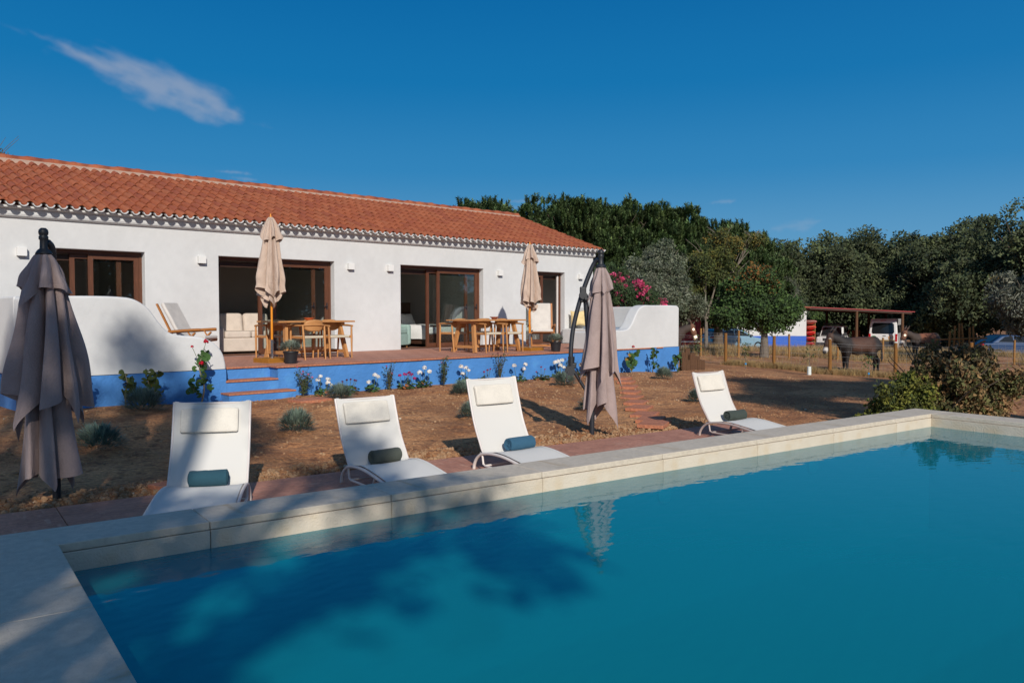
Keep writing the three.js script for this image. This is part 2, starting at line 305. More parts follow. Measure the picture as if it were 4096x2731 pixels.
{
  const axis = (dense, lo, hi, step, far) => {
    const a = []; for (let v = lo; v <= hi + 1e-6; v += step) a.push(v);
    let s = step, v = lo; while (v > -far) { s *= 1.09; v -= s; a.unshift(v); } s = step; v = hi; while (v < far) { s *= 1.09; v += s; a.push(v); } return a;
  };
  const xs = axis(1, -1, 19, 0.06, 420), zs = axis(1, -13, -3, 0.06, 420), nx = xs.length, nz = zs.length;
  const pos = new Float32Array(nx * nz * 3), uv = new Float32Array(nx * nz * 2), col = new Float32Array(nx * nz * 3), idx = [];
  for (let j = 0; j < nz; j++) for (let i = 0; i < nx; i++) {
    const x = xs[i], z = zs[j], o = j * nx + i;
    pos.set([x, groundY(x, z), z], o * 3); uv.set([x + 0.6 * vn(x * 0.4, z * 0.4, 0, 3), z + 0.6 * vn(x * 0.4 + 9, z * 0.4, 0, 5)], o * 2);
    // tilled garden soil, paler dry paddock, reddish trodden earth
    const paddock = sstep(20, 25, x + 0.25 * (z + 12)), far = sstep(40, 60, Math.hypot(x, z)), n = fbm(x * 0.5, z * 0.5, 0, 311, 4);
    const garden = mixc([0.96, 0.88, 0.78], [0.88, 0.73, 0.59], sstep(0.35, 0.65, n));
    let c = mixc(garden, [0.82, 0.77, 0.74], paddock * 0.75); c = mixc(c, [0.98, 0.86, 0.66], paddock * sstep(0.5, 0.62, n) * 0.8); c = mixc(c, [0.75, 0.66, 0.5], far);
    const damp = sstep(0.55, 0.72, fbm(x * 0.9 + 31, z * 1.4, 0, 317, 4)) * sstep(-11.3, -12.2, z) * sstep(14, 12, x) * sstep(6, 7.5, x);
    c = mixc(c, [0.6, 0.46, 0.36], damp * 0.6);
    col.set(c, o * 3);
  }
  for (let j = 0; j < nz - 1; j++) for (let i = 0; i < nx - 1; i++) { const a = j * nx + i; idx.push(a, a + nx, a + 1, a + 1, a + nx, a + nx + 1); }
  const g = new THREE.BufferGeometry();
  g.setAttribute('position', new THREE.BufferAttribute(pos, 3)); g.setAttribute('uv', new THREE.BufferAttribute(uv, 2)); g.setAttribute('color', new THREE.BufferAttribute(col, 3)); g.setIndex(idx); g.computeVertexNormals();
  structure('ground', g, soil);
}
function scatter(name, geo, mat, spots, parent = scene) {   // spots: [x, y, z, size, colour, squash]
  const im = new THREE.InstancedMesh(geo, mat, spots.length), m = new THREE.Matrix4(), q = new THREE.Quaternion(), r = rng(spots.length + 77), e = new THREE.Euler();
  spots.forEach(([x, y, z, s, c, sq = 1, rot], i) => { e.set(rot ? rot[0] : r() * 6.3, rot ? rot[1] : r() * 6.3, rot ? rot[2] : r() * 6.3); q.setFromEuler(e); m.compose(V(x, y, z), q, V(s, s * sq, s)); im.setMatrixAt(i, m); if (c) im.setColorAt(i, c); });
  im.name = name; im.castShadow = im.receiveShadow = true; im.userData.kind = 'stuff'; parent.add(im); return im;
}
function lump(seed, d = 1, am = 0.5) {
  const g = new THREE.IcosahedronGeometry(1, d), p = g.attributes.position, v = V();
  for (let i = 0; i < p.count; i++) { v.fromBufferAttribute(p, i); const n = 1 - am / 2 + am * hash(Math.round(v.x * 50), Math.round(v.y * 50) + Math.round(v.z * 50) * 131, seed); p.setXYZ(i, v.x * n, v.y * n * 0.75, v.z * n); }
  g.computeVertexNormals(); return g;
}
{
  const r = rng(5), spots = [];
  for (let i = 0; i < 26000; i++) {
    let x, z, s;
    const k = r();
    if (k < 0.3) { const p = poolPt(-3 + 12.5 * r(), -3.08 - 0.9 * r() * r()); x = p.x; z = p.z; s = 0.004 + 0.024 * r() ** 5; } else { x = -2 + 22 * r(); z = -12.6 + 7 * r(); s = 0.004 + 0.018 * r() ** 4; }
    if (pathDist(x, z) < 0.06 || z < -12.6 || (k >= 0.3 && fbm(x * 1.3, z * 1.3, 0, 307, 3) < 0.3 + 0.35 * r())) continue;
    const c = lin(...mixc([0.27, 0.15, 0.072], [0.38, 0.235, 0.13], r())); if (r() < 0.008) c.setRGB(0.5, 0.43, 0.33);
    spots.push([x, groundY(x, z) + s * 0.2, z, s, c]);
  }
  const o = scatter('soil_clods', lump(3), std({ roughness: 0.97 }), spots); tag(o, 'loose crumbly clods of dry soil over the garden bed', 'clods');
}
// paved strip along the pool, its slabs, and the stepping stones to the house
{
  const strip = new THREE.Group(); strip.name = 'path'; strip.userData = { kind: 'structure', label: 'terracotta paved strip between pool and garden soil' }; scene.add(strip);
  const r = rng(9);
  for (let al = -7; al < 8.6;) {                                        // two rows of long slabs
    const w = 1.05 + 0.35 * r();
    for (const [p0, p1] of [[-3.02, -1.75], [-1.742, -0.37]]) {
      const g = box(w - 0.006, 0.05, p1 - p0 - 0.006, 0, -0.015, 0, { r: 0.004 }); const c = poolPt(al + w / 2, (p0 + p1) / 2, r() * 0.004);
      const m = part('slab', g, terracotta, strip); m.position.copy(c); m.rotation.y = -POOL.th;
    }
    al += w;
  }
  const stones = [[14.02, -11.35], [13.55, -10.88], [12.91, -10.3], [12.3, -9.77], [11.67, -9.24], [11.07, -8.67], [10.48, -8.14], [9.93, -7.61], [9.46, -7.14], [8.98, -6.72]];
  stones.forEach(([x, z], i) => {
    const s = 0.3 + 0.08 * i / 9, g = box(s * 1.5, 0.05, s * 0.95, 0, -0.02, 0, { r: 0.006, grain: 0 });
    whole('stepping_stone', g, terraEdge, i === 0 ? 'terracotta stepping slab farthest from the pool, half hidden by the mauve parasol' : i === 9 ? 'terracotta stepping slab touching the paved strip beside the pool' : `terracotta stepping slab, ${['', 'second', 'third', 'fourth', 'fifth', 'sixth', 'seventh', 'eighth', 'ninth'][i]} from the house end of the row`, 'paving slab', [x, groundY(x, z) + 0.012, z], 0.35 + 0.15 * r(), 'stepping stones across the soil');
  });
  const a = whole('stepping_stone', box(0.6, 0.05, 0.4, 0, -0.02, 0, { r: 0.006 }), terraEdge, 'terracotta slab lying in the soil before the blue steps', 'paving slab', [6.55, groundY(6.55, -11.85) + 0.01, -11.85], 0.1, 'stepping stones across the soil');
  again(a, 'terracotta slab lying in shade beside the nearest lounger', [2.75, groundY(2.75, -7.35) + 0.02, -7.35], 0.3, [0.8, 1, 0.7]);
}
// ---------------------------------------------------------------- swimming pool
const WATER = 0.36, TOP = 0.5, SLAB = 0.042;
{
  const pool = thing('swimming_pool', 'rectangular raised pool with pale limestone coping and blue water', 'pool');
  const put = (name, g, mat, al, pe, y, turn = 0) => { const m = part(name, g, mat, pool); m.position.copy(poolPt(al, pe, y)); m.rotation.y = -POOL.th + turn; return m; };
  const lining = std({ color: lin(0.2, 0.5, 0.58), map: tex(256, (u, v) => { const k = 0.93 + 0.07 * fbm(u * 8, v * 8, 8, 331, 4); return [k, k, k]; }, { rep: 0.5 }), roughness: 0.8 });
  const shallowLookLining = std({ color: lin(0.78, 0.82, 0.8), bumpMap: stoneB, bumpScale: 0.002, roughness: 0.7 });  // pool lining on the steps, painted paler to stand in for shallower water
  const { L, W } = POOL, far = 0.36, side = 1.25, depth = -0.78, base = -0.05;
  // coping: separate slabs with open joints
  const joints = [-side, 0.71, 1.79, 2.97, 4.18, 5.37, 6.54, 7.69, L + far];
  for (let i = 0; i < joints.length - 1; i++) {
    const w = joints[i + 1] - joints[i] - 0.004, c = (joints[i] + joints[i + 1]) / 2;
    if (i === 0) { put('coping_slab', box(side + 0.71 - 0.004, SLAB, far, 0, 0, 0, { r: 0.005, grain: 0 }), limestone, (0.71 - side) / 2, -far / 2, TOP - SLAB); }
    else put('coping_slab', box(w, SLAB, far, 0, 0, 0, { r: 0.005, grain: 0 }), limestone, c, -far / 2, TOP - SLAB);
    put('coping_slab', box(w, SLAB, far, 0, 0, 0, { r: 0.005, grain: 0 }), limestone, c, W + far / 2, TOP - SLAB);
    // wall tiles above the water, one under each slab, on the far and the near side
    const t0 = Math.max(0.012, joints[i] + 0.002), t1 = Math.min(L - 0.012, joints[i + 1] - 0.002);
    put('wall_tile', box(t1 - t0, 0.2, 0.02, 0, 0, 0, { r: 0.003, grain: 0 }), bandStone, (t0 + t1) / 2, -0.002, TOP - SLAB - 0.203);
    put('wall_tile', box(t1 - t0, 0.2, 0.02, 0, 0, 0, { r: 0.003, grain: 0 }), bandStone, (t0 + t1) / 2, W + 0.002, TOP - SLAB - 0.203);
  }
  for (let k = 0; k < 4; k++) {
    const w = W / 4 - 0.004, c = W / 4 * (k + 0.5);
    put('coping_slab', box(side, SLAB, w, 0, 0, 0, { r: 0.005, grain: 2 }), limestone, -side / 2, c, TOP - SLAB);
    put('coping_slab', box(far, SLAB, w, 0, 0, 0, { r: 0.005, grain: 2 }), limestone, L + far / 2, c, TOP - SLAB);
    put('wall_tile', box(0.02, 0.2, w, 0, 0, 0, { r: 0.003, grain: 2 }), bandStone, 0.002, c, TOP - SLAB - 0.203);
    put('wall_tile', box(0.02, 0.2, w, 0, 0, 0, { r: 0.003, grain: 2 }), bandStone, L - 0.002, c, TOP - SLAB - 0.203);
  }
  // raised walls behind the tiles and the tank below
  const wallTop = TOP - SLAB - 0.003;
  part('outer_wall', merge([
    box(side + L + far - 0.04, wallTop - base, far - 0.035, (L + far - side) / 2, base, -far / 2 - 0.005), box(side + L + far - 0.04, wallTop - base, far - 0.035, (L + far - side) / 2, base, W + far / 2 + 0.005),
    box(side - 0.035, wallTop - base, W, -side / 2 - 0.005, base, W / 2), box(far - 0.035, wallTop - base, W, L + far / 2 + 0.005, base, W / 2)]), white, pool).position.copy(poolPt(0, 0));
  pool.children.at(-1).rotation.y = -POOL.th;
  part('tank', merge([
    box(L + 0.3, 0.1, W + 0.3, L / 2, depth - 0.1, W / 2), box(L + 0.3, WATER - 0.11 - depth, 0.1, L / 2, depth, -0.06), box(L + 0.3, WATER - 0.11 - depth, 0.1, L / 2, depth, W + 0.06),
    box(0.1, WATER - 0.11 - depth, W, -0.06, depth, W / 2), box(0.1, WATER - 0.11 - depth, W, L + 0.06, depth, W / 2)]), lining, pool).position.copy(poolPt(0, 0));
  pool.children.at(-1).rotation.y = -POOL.th;
  put('pool_step', box(0.32, WATER - 0.33 - depth, W, 0, 0, 0, { r: 0.012 }), shallowLookLining, 0.15, W / 2, depth);
  put('pool_step', box(0.5, WATER - 0.62 - depth, W, 0, 0, 0, { r: 0.012 }), shallowLookLining, 0.52, W / 2, depth);
  const fitting = new THREE.LatheGeometry([[0, 0.02], [0.012, 0.02], [0.016, 0.012], [0.03, 0.012], [0.036, 0.022], [0.055, 0.018], [0.072, 0.006], [0.075, 0]].map(([a, b]) => new THREE.Vector2(a, b)), 24).rotateX(Math.PI / 2);
  for (const al of [2.4, 4.2, 6.2]) put('inlet_fitting', fitting, std({ color: lin(0.75, 0.75, 0.74), roughness: 0.4 }), al, 0.012, WATER - 0.18);
  const waterB = tex(1024, (u, v) => {
    let s = 0; const r = rng(17);
    for (let k = 0; k < 16; k++) { const fx = Math.round((r() - 0.5) * 34), fy = Math.round((r() - 0.5) * 70), p = r() * 6.28; s += Math.sin((fx * u + fy * v) * 6.283 + p) / (4 + Math.hypot(fx, fy) * 0.35); }
    return 0.5 + 0.13 * s + 0.05 * (fbm(u * 22, v * 44, 22, 337, 3) - 0.5) + 0.035 * (fbm(u * 70, v * 150, 70, 339, 2) - 0.5); }, { srgb: false, rep: 0.42 });
  const water = phy({ color: lin(0.008, 0.33, 0.4), roughness: 0, transmission: 0.5, thickness: 0, ior: 1.33, bumpMap: waterB, bumpScale: 0.004 });
  const w = structure('water', uvBox(new THREE.PlaneGeometry(L - 0.02, W - 0.02).rotateX(-Math.PI / 2)), water, 'still turquoise pool water');
  w.position.copy(poolPt(L / 2, W / 2, WATER)); w.rotation.y = -POOL.th;
}
// ---------------------------------------------------------------- farmhouse
const FLOOR = 0.69, FZ = -16.26, HX0 = -5, HX1 = 18.6, HZ = -23.1, LINTEL = 2.77;
const house = thing('farmhouse', 'long low white farmhouse with red clay tile roof and brown framed glass doors', 'house');
const openings = [[3.7, 5.46], [6.92, 9.63], [11.47, 14.16], [15.75, 17.34]];
{
  const sh = new THREE.Shape([[HX0, -0.3], [HX1, -0.3], [HX1, 3.36], [HX0, 3.36]].map((p) => new THREE.Vector2(...p)));
  for (const [a, b] of openings) sh.holes.push(new THREE.Path([[a, FLOOR - 0.002], [a, LINTEL], [b, LINTEL], [b, FLOOR - 0.002]].map((p) => new THREE.Vector2(...p))));
  const front = uvBox(new THREE.ExtrudeGeometry(sh, { depth: 0.3, bevelEnabled: true, bevelSize: 0.012, bevelThickness: 0.012, bevelSegments: 2, bevelOffset: -0.012 })).translate(0, 0, FZ - 0.3);
  const gable = new THREE.Shape([[-FZ + 0.02, -0.3], [-HZ, -0.3], [-HZ, 3.36], [19.7, 4.62], [-FZ + 0.02, 3.36]].map((p) => new THREE.Vector2(...p)));
  const end = (x) => uvBox(new THREE.ExtrudeGeometry(gable, { depth: 0.3, bevelEnabled: false }).rotateY(Math.PI / 2)).translate(x, 0, 0);
  part('wall', front, white, house);
  part('wall', merge([end(HX1 - 0.301), end(HX0 + 0.001), box(HX1 - HX0 - 0.01, 3.6, 0.3, (HX0 + HX1) / 2, -0.3, HZ + 0.15)]), white, house);
  // rooms
  part('interior_wall', merge([box(0.12, 2.6, 6.2, 6.15, FLOOR, -19.7), box(0.12, 2.6, 6.2, 10.55, FLOOR, -19.7), box(0.12, 2.6, 6.2, 14.95, FLOOR, -19.7), box(HX1 - HX0 - 0.7, 2.6, 0.05, (HX0 + HX1) / 2, FLOOR, -21.4)]), roomWhite, house);
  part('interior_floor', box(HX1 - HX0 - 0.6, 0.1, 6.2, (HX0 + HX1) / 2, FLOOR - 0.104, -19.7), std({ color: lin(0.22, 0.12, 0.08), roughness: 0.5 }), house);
  part('ceiling', box(HX1 - HX0 - 0.6, 0.08, 6.2, (HX0 + HX1) / 2, 3.2, -19.7), roomWhite, house);
  // cornice under the eaves
  const prof = [[0, 0], [0.05, 0.005], [0.085, 0.03], [0.1, 0.065], [0.1, 0.15], [0.19, 0.165], [0.19, 0.2], [-0.2, 0.2], [-0.2, 0]];
  const cs = new THREE.Shape(prof.map(([a, b]) => new THREE.Vector2(a, b)));
  part('cornice', uvBox(new THREE.ExtrudeGeometry(cs, { depth: HX1 + 0.02 - HX0, bevelEnabled: false }).rotateY(-Math.PI / 2)).rotateY(0).scale(1, 1, 1).translate(HX1 + 0.02, 3.265, FZ + 0.001), white, house);
}
// roof tiles
{
  const EZ = -15.97, EY = 3.475, RZ = -19.7, RY = 4.79, pitch = Math.atan2(RY - EY, EZ - RZ), SL = Math.hypot(RY - EY, EZ - RZ);
  const roof = part('roof', uvBox(new THREE.BoxGeometry(HX1 + 0.13 - HX0, 0.06, SL - 0.25)).rotateX(-pitch * -1).translate((HX0 + HX1 + 0.13) / 2, (EY + RY) / 2 - 0.055, (EZ + RZ) / 2 - 0.05), std({ color: lin(0.32, 0.12, 0.07), roughness: 0.95 }), house);
  part('roof_back', uvBox(new THREE.BoxGeometry(HX1 + 0.13 - HX0, 0.06, SL)).rotateX(-pitch).translate((HX0 + HX1 + 0.13) / 2, (EY + RY) / 2 - 0.02, RZ - (EZ - RZ) / 2), std({ color: lin(0.32, 0.12, 0.07), roughness: 0.95 }), house);
  const P = 0.205, ROWS = 10, ex = SL / ROWS, LEN = ex + 0.07;
  const prof = []; for (let k = 0; k <= 8; k++) { const u = k / 8; prof.push([0.13 * u - 0.065, 0.056 * Math.sin(Math.PI * u) ** 0.85]); }
  for (let k = 1; k <= 4; k++) { const u = k / 4; prof.push([0.065 + 0.085 * u, -0.016 * Math.sin(Math.PI * u * 0.95)]); }
  const tileGeo = (seed) => {                                 // local: x across, z down the slope (0 at the lower edge, negative up), y out of the slope
    const r = rng(seed), pos = [], uv = [], idx = [], n = prof.length, w = 1 + 0.04 * (r() - 0.5);
    const rowsZ = [0, -0.05, -LEN]; const lift = [0.026, 0.023, 0.004];
    rowsZ.forEach((z, q) => prof.forEach(([x, y]) => { const tp = q === 2 ? 0.9 : 1; pos.push(x * w * tp, y * tp + lift[q], z + (q ? 0 : 0.006 * (r() - 0.5))); uv.push(x + 0.1 + seed * 0.31, z); }));
    for (let q = 0; q < 2; q++) for (let k = 0; k < n - 1; k++) { const a = q * n + k; idx.push(a, a + 1, a + n, a + 1, a + n + 1, a + n); }
    const g = new THREE.BufferGeometry(); g.setAttribute('position', new THREE.Float32BufferAttribute(pos, 3)); g.setAttribute('uv', new THREE.Float32BufferAttribute(uv, 2)); g.setIndex(idx); g.computeVertexNormals();
    const lp = [], li = [], lu = []; prof.forEach(([x, y]) => { lp.push(x * w, y + 0.026, 0, x * w, y + 0.008, -0.004); lu.push(x, 0, x, 0.02); });   // the thick lower edge
    for (let k = 0; k < n - 1; k++) { const a = k * 2; li.push(a, a + 1, a + 2, a + 2, a + 1, a + 3); }
    const l = new THREE.BufferGeometry(); l.setAttribute('position', new THREE.Float32BufferAttribute(lp, 3)); l.setAttribute('uv', new THREE.Float32BufferAttribute(lu, 2)); l.setIndex(li); l.computeVertexNormals();
    return merge([g, l]);
  };
  const geos = [1, 2, 3, 4].map(tileGeo);
  const clayC = tex(512, (u, v) => { const a = fbm(u * 5, v * 5, 5, 401, 5), s = sstep(0.74, 0.86, fbm(u * 12, v * 12, 12, 407, 4)), k = sstep(0.58, 0.78, fbm(u * 4, v * 4, 4, 411, 5)); let c = mixc([0.86, 0.84, 0.82], [1, 1, 1], a); c = mixc(c, [1.15, 1.3, 1.4], s * 0.35); return mixc(c, [0.66, 0.6, 0.58], k * 0.5).map((q) => q * 0.85); }, { rep: 1.1 });
  const clay = [[0.56, 0.155, 0.06], [0.51, 0.135, 0.055], [0.60, 0.18, 0.075], [0.47, 0.125, 0.058], [0.54, 0.165, 0.07]].map((c) => std({ color: lin(...c), map: clayC, bumpMap: terraB, bumpScale: 0.003, roughness: 0.85 }));
  const mats = [], m4 = new THREE.Matrix4(), r = rng(41);
  const place = (x, row) => {
    const s = row * ex, z = EZ - Math.cos(pitch) * s, y = EY + Math.sin(pitch) * s;
    return new THREE.Matrix4().makeTranslation(x + 0.006 * (r() - 0.5), y + 0.005 * r(), z + 0.012 * (r() - 0.5)).multiply(new THREE.Matrix4().makeRotationFromEuler(new THREE.Euler(pitch + 0.012 * (r() - 0.5), 0.03 * (r() - 0.5), 0.02 * (r() - 0.5))));
  };
  const bulk = clay.map(() => []);
  let single = 0;
  for (let c = 0; c < 116; c++) {
    const x = HX1 + 0.04 - P * c;
    for (let row = 0; row < ROWS; row++) {
      const m = place(x, row), g = geos[Math.floor(r() * 4)], k = Math.floor(r() * 5);
      if (x > 3.0 && x < 9.05 && single < 300) { const t = part('roof_tile', g, clay[k], roof); t.applyMatrix4(m); single++; } else bulk[k].push(g.clone().applyMatrix4(m));
    }
  }
  bulk.forEach((b, k) => { const t = part('roof_tiling', merge(b), clay[k], roof); t.userData.kind = 'stuff'; });
  // white eave tiles: troughs laid open side up, their ends showing under the clay
  const tr = []; for (let k = 0; k <= 8; k++) { const a = Math.PI * (1.08 + 0.84 * k / 8); tr.push([0.075 * Math.cos(a), 0.075 * Math.sin(a)]); }
  const inner = tr.map(([a, b]) => [a * 0.8, b * 0.8 + 0.0]).reverse();
  const trough = uvBox(new THREE.ExtrudeGeometry(new THREE.Shape([...tr, ...inner].map((p) => new THREE.Vector2(...p))), { depth: 0.32, bevelEnabled: false })).translate(0, 0, -0.3);
  for (let c = 0; c < 80; c++) {
    const x = HX1 + 0.04 - P * c + P / 2; if (x > HX1 + 0.15) continue;
    const t = part('eave_tile', trough, white, house); t.position.set(x + 0.004 * (r() - 0.5), EY + 0.045, EZ + 0.028 + 0.008 * (r() - 0.5)); t.rotation.x = pitch * 0.6;
  }
  // ridge: bedding mortar and half-round caps
  part('ridge_mortar', box(HX1 + 0.1 - HX0, 0.1, 0.27, (HX0 + HX1 + 0.1) / 2, RY - 0.055, RZ), std({ color: lin(0.42, 0.3, 0.23), bumpMap: stuccoB, bumpScale: 0.02, roughness: 0.95 }), roof);
  const capG = (seed) => sheet(14, 8, (u, v) => { const a = Math.PI * (0.02 + 0.96 * u), z = v * 0.48, f = v > 0.86 ? 1.13 : v > 0.78 ? 1.04 : 1, rr = (0.118 - 0.012 * v + 0.004 * Math.sin(seed + v * 5)) * f; const p = V(z, rr * Math.sin(a), rr * Math.cos(a)); p.tu = a * 0.12; p.tv = z; return p; });
  const caps = [1, 2, 3].map(capG);
  for (let k = 0; k < 52; k++) {
    const x = HX1 + 0.08 - 0.48 - 0.45 * k; if (x < HX0) break;
    const t = part('ridge_tile', caps[k % 3], clay[(k * 3) % 5], roof); t.position.set(x, RY + 0.03 + 0.006 * Math.sin(k * 1.7), RZ); t.rotation.set(0.03 * Math.sin(k * 2.1), 0, 0.012 * Math.sin(k));
  }
}
// glass doors
{
  const leaf = (w, h, parent, x, z) => {                    // one sliding leaf: four bars and a pane
    const s = 0.085, t = 0.045, g = part('door_leaf', merge([box(s, h, t, -w / 2 + s / 2, 0, 0), box(s, h, t, w / 2 - s / 2, 0, 0), box(w - 2 * s, s, t, 0, h - s, 0), box(w - 2 * s, s * 1.1, t, 0, 0, 0)]), frameWood, parent);
    g.position.set(x, 0.035, z);
    const p = part('pane', new THREE.BoxGeometry(w - 2 * s + 0.01, h - 2 * s, 0.001), glass, g); p.position.set(0, h / 2, 0);
    const hd = part('handle', merge([box(0.02, 0.15, 0.02, 0, 0, 0), box(0.1, 0.018, 0.018, -0.05, 0.06, 0.03)]), blackMetal, g); hd.position.set(w / 2 - s / 2, 0.95, t / 2 + 0.01);
    return g;
  };
  openings.forEach(([a, b], i) => {
    const w = b - a, h = LINTEL - FLOOR, c = (a + b) / 2, f = part('glass_door', merge([box(0.06, h - 0.07, 0.13, -w / 2 + 0.031, 0, 0), box(0.06, h - 0.07, 0.13, w / 2 - 0.031, 0, 0), box(w - 0.004, 0.07, 0.13, 0, h - 0.072, 0), box(w, 0.03, 0.16, 0, 0, 0)]), frameWood, house);
    f.position.set(c, FLOOR + 0.003, FZ - 0.225);
    if (i < 3) { const lw = w / 2 + 0.02; leaf(lw, h - 0.11, f, w / 2 - 0.06 - lw / 2, 0.032); leaf(lw, h - 0.11, f, w / 2 - 0.06 - lw / 2 - 0.3, -0.03); }
    else { const lw = w / 2; leaf(lw, h - 0.11, f, -w / 2 + 0.06 + lw / 2, 0.032); leaf(lw, h - 0.11, f, -w / 2 + 0.1 + lw / 2, -0.03); const cur = part('roller_guide', box(0.05, h - 0.12, 0.04, w / 2 - 0.11, 0.03, 0.03), whiteMetal, f); }
    part('roller_blind', box(w - 0.16, 0.11, 0.09, 0, h - 0.2, -0.11), darkWood, f);
  });
}
// wall lamps, vents
{
  const lampG = box(0.15, 0.15, 0.11, 0, 0, 0, { r: 0.004 });
  const px = [[3.37, 'beside the leftmost glass door'], [6.55, 'left of the door with the beige sofa'], [10.03, 'just right of the door with the beige sofa'], [11.13, 'left of the door with the pale green armchair'], [14.72, 'right of the door with the pale green armchair'], [17.98, 'right of the narrow door at the house end']];
  for (const [x, where] of px) {
    const t = thing('wall_lamp', `small white cube wall lamp ${where}`, 'wall lamp', [x, 2.6, FZ + 0.056], 0, 'cube lamps along the house front');
    part('lamp_body', lampG, std({ color: lin(0.72, 0.71, 0.68), roughness: 0.6 }), t); part('diffuser', box(0.11, 0.004, 0.08, 0, -0.005, 0), std({ color: lin(0.3, 0.3, 0.3), roughness: 0.4 }), t);
  }
  const ring = new THREE.TorusGeometry(0.052, 0.007, 6, 24);
  for (const [x, y, l] of [[9.99, 0.97, 'round white wall vent behind the first dining table'], [10.99, 0.97, 'round white wall vent left of the middle glass door']]) {
    const t = thing('wall_vent', l, 'vent', [x, y, FZ + 0.006], 0, 'round vents low on the house wall'); part('rim', ring, white, t);
    for (let k = -3; k <= 3; k++) part('slat', box(2 * Math.sqrt(0.05 ** 2 - (k * 0.013) ** 2), 0.007, 0.006, 0, k * 0.013, 0, { rot: [0.5, 0, 0] }), std({ color: lin(0.5, 0.5, 0.48) }), t);
  }
}
// ---------------------------------------------------------------- terrace and its built-in benches
const TZ = -12.75;
{
  const t = thing('terrace', 'raised terrace with terracotta floor and bright blue painted base', 'terrace');
  const r = rng(51);
  // base walls: plain blue front, recess for the steps
  part('base', merge([box(18.1 - 6.44, FLOOR - 0.03 + 0.4, 3.4, (18.1 + 6.44) / 2, -0.4, TZ - 1.7), box(0.93, FLOOR - 0.03 + 0.4, 3.1, (5.51 + 6.44) / 2, -0.4, -13.05 - 1.55), box(5.51 - 2.65, FLOOR - 0.03 + 0.4, 3.4, (5.51 + 2.65) / 2, -0.4, TZ - 1.74)]), blue, t);
  // floor sheets of long dark-jointed boards run along the house
  const fl = part('floor', merge([box(18.05 - 2.7, 0.02, 3.1, (18.05 + 2.7) / 2, FLOOR - 0.03, -13.07 - 1.55), box(17.2 - 6.46, 0.02, 0.22, (17.2 + 6.46) / 2, FLOOR - 0.03, -12.95)]), std({ color: lin(0.16, 0.08, 0.06), roughness: 0.9 }), t);
  let row = 0;
  for (let z = FZ + 0.165; z < TZ - 0.25; z += 0.29, row++) for (let x = 5.6 + 0.3 * (row % 3) - 0.6; x < 17.2; x += 0.9) {
    const x1 = Math.min(x + 0.896, 17.15); if (x1 < 5.6 || x1 - x < 0.1) continue; const s = Math.max(x, 5.55);
    part('floor_tile', box(x1 - s, 0.02, 0.287, (x1 + s) / 2, FLOOR - 0.0165 + 0.0012 * r(), z, { grain: 0 }), terracotta, fl);
  }
  for (let x = 6.4; x < 17.2; x += 0.62) part('edge_tile', box(Math.min(0.616, 17.2 - x), 0.03, 0.3, x + 0.308, FLOOR - 0.028 + 0.003 * r(), TZ - 0.12 + 0.008 * r(), { r: 0.008, grain: 0 }), terraEdge, t);
  for (const x of [5.53, 5.98]) part('edge_tile', box(0.45, 0.03, 0.28, x + 0.22, FLOOR - 0.028, -13.05 - 0.11, { r: 0.008 }), terraEdge, t);
  // steps
  const s1 = part('step', box(0.925, 0.46 + 0.4, 0.3, 5.985, -0.4, -12.9 + 0.002), blue, t); part('tread', box(0.92, 0.028, 0.33, 5.98, 0.462, -12.89, { r: 0.008, grain: 0 }), terraEdge, s1);
  const s2 = part('step', box(1.16, 0.275 + 0.4, 0.31, 6.02, -0.4, -12.59), blue, t); part('tread', box(1.18, 0.028, 0.33, 6.02, 0.277, -12.585, { r: 0.008, grain: 0 }), terraEdge, s2);
}
function slabWall(outline, depth, bevel = 0.035, seg = 4) { // a thick wall from an outline in x and y with rounded edges, front face at z 0
  const n = outline.length - 1, y0 = 0.69, seq = []; // across: front foot, front edge, round, back edge, back foot
  for (let k = 0; k <= seg; k++) { const a = k / seg * Math.PI / 2; seq.push([1 - Math.sin(a), -bevel * (1 - Math.cos(a))]); }
  const cross = [['foot', 0], ...seq, ...seq.map(([i, z]) => [i, -depth - z]).reverse(), ['foot', -depth]];
  return sheet(n, cross.length - 1, (u, v) => {
    const i = Math.round(u * n), [q, z] = cross[Math.round(v * (cross.length - 1))], p = outline[i], a = outline[Math.max(0, i - 1)], b = outline[Math.min(n, i + 1)], L = Math.hypot(b[0] - a[0], b[1] - a[1]) || 1, nx = -(b[1] - a[1]) / L, ny = (b[0] - a[0]) / L;
    const ins = q === 'foot' ? 1 : q, x = p[0] - nx * bevel * ins, y = q === 'foot' ? y0 : Math.max(y0, p[1] - ny * bevel * ins); const r = V(x, y, z); r.tu = x + z; r.tv = y; return r;
  });
}
const smoothTop = (list, n = 60) => new THREE.CatmullRomCurve3(list.map(([x, y]) => V(x, y, 0)), false, 'centripetal').getPoints(n).map((p) => [p.x, p.y]);
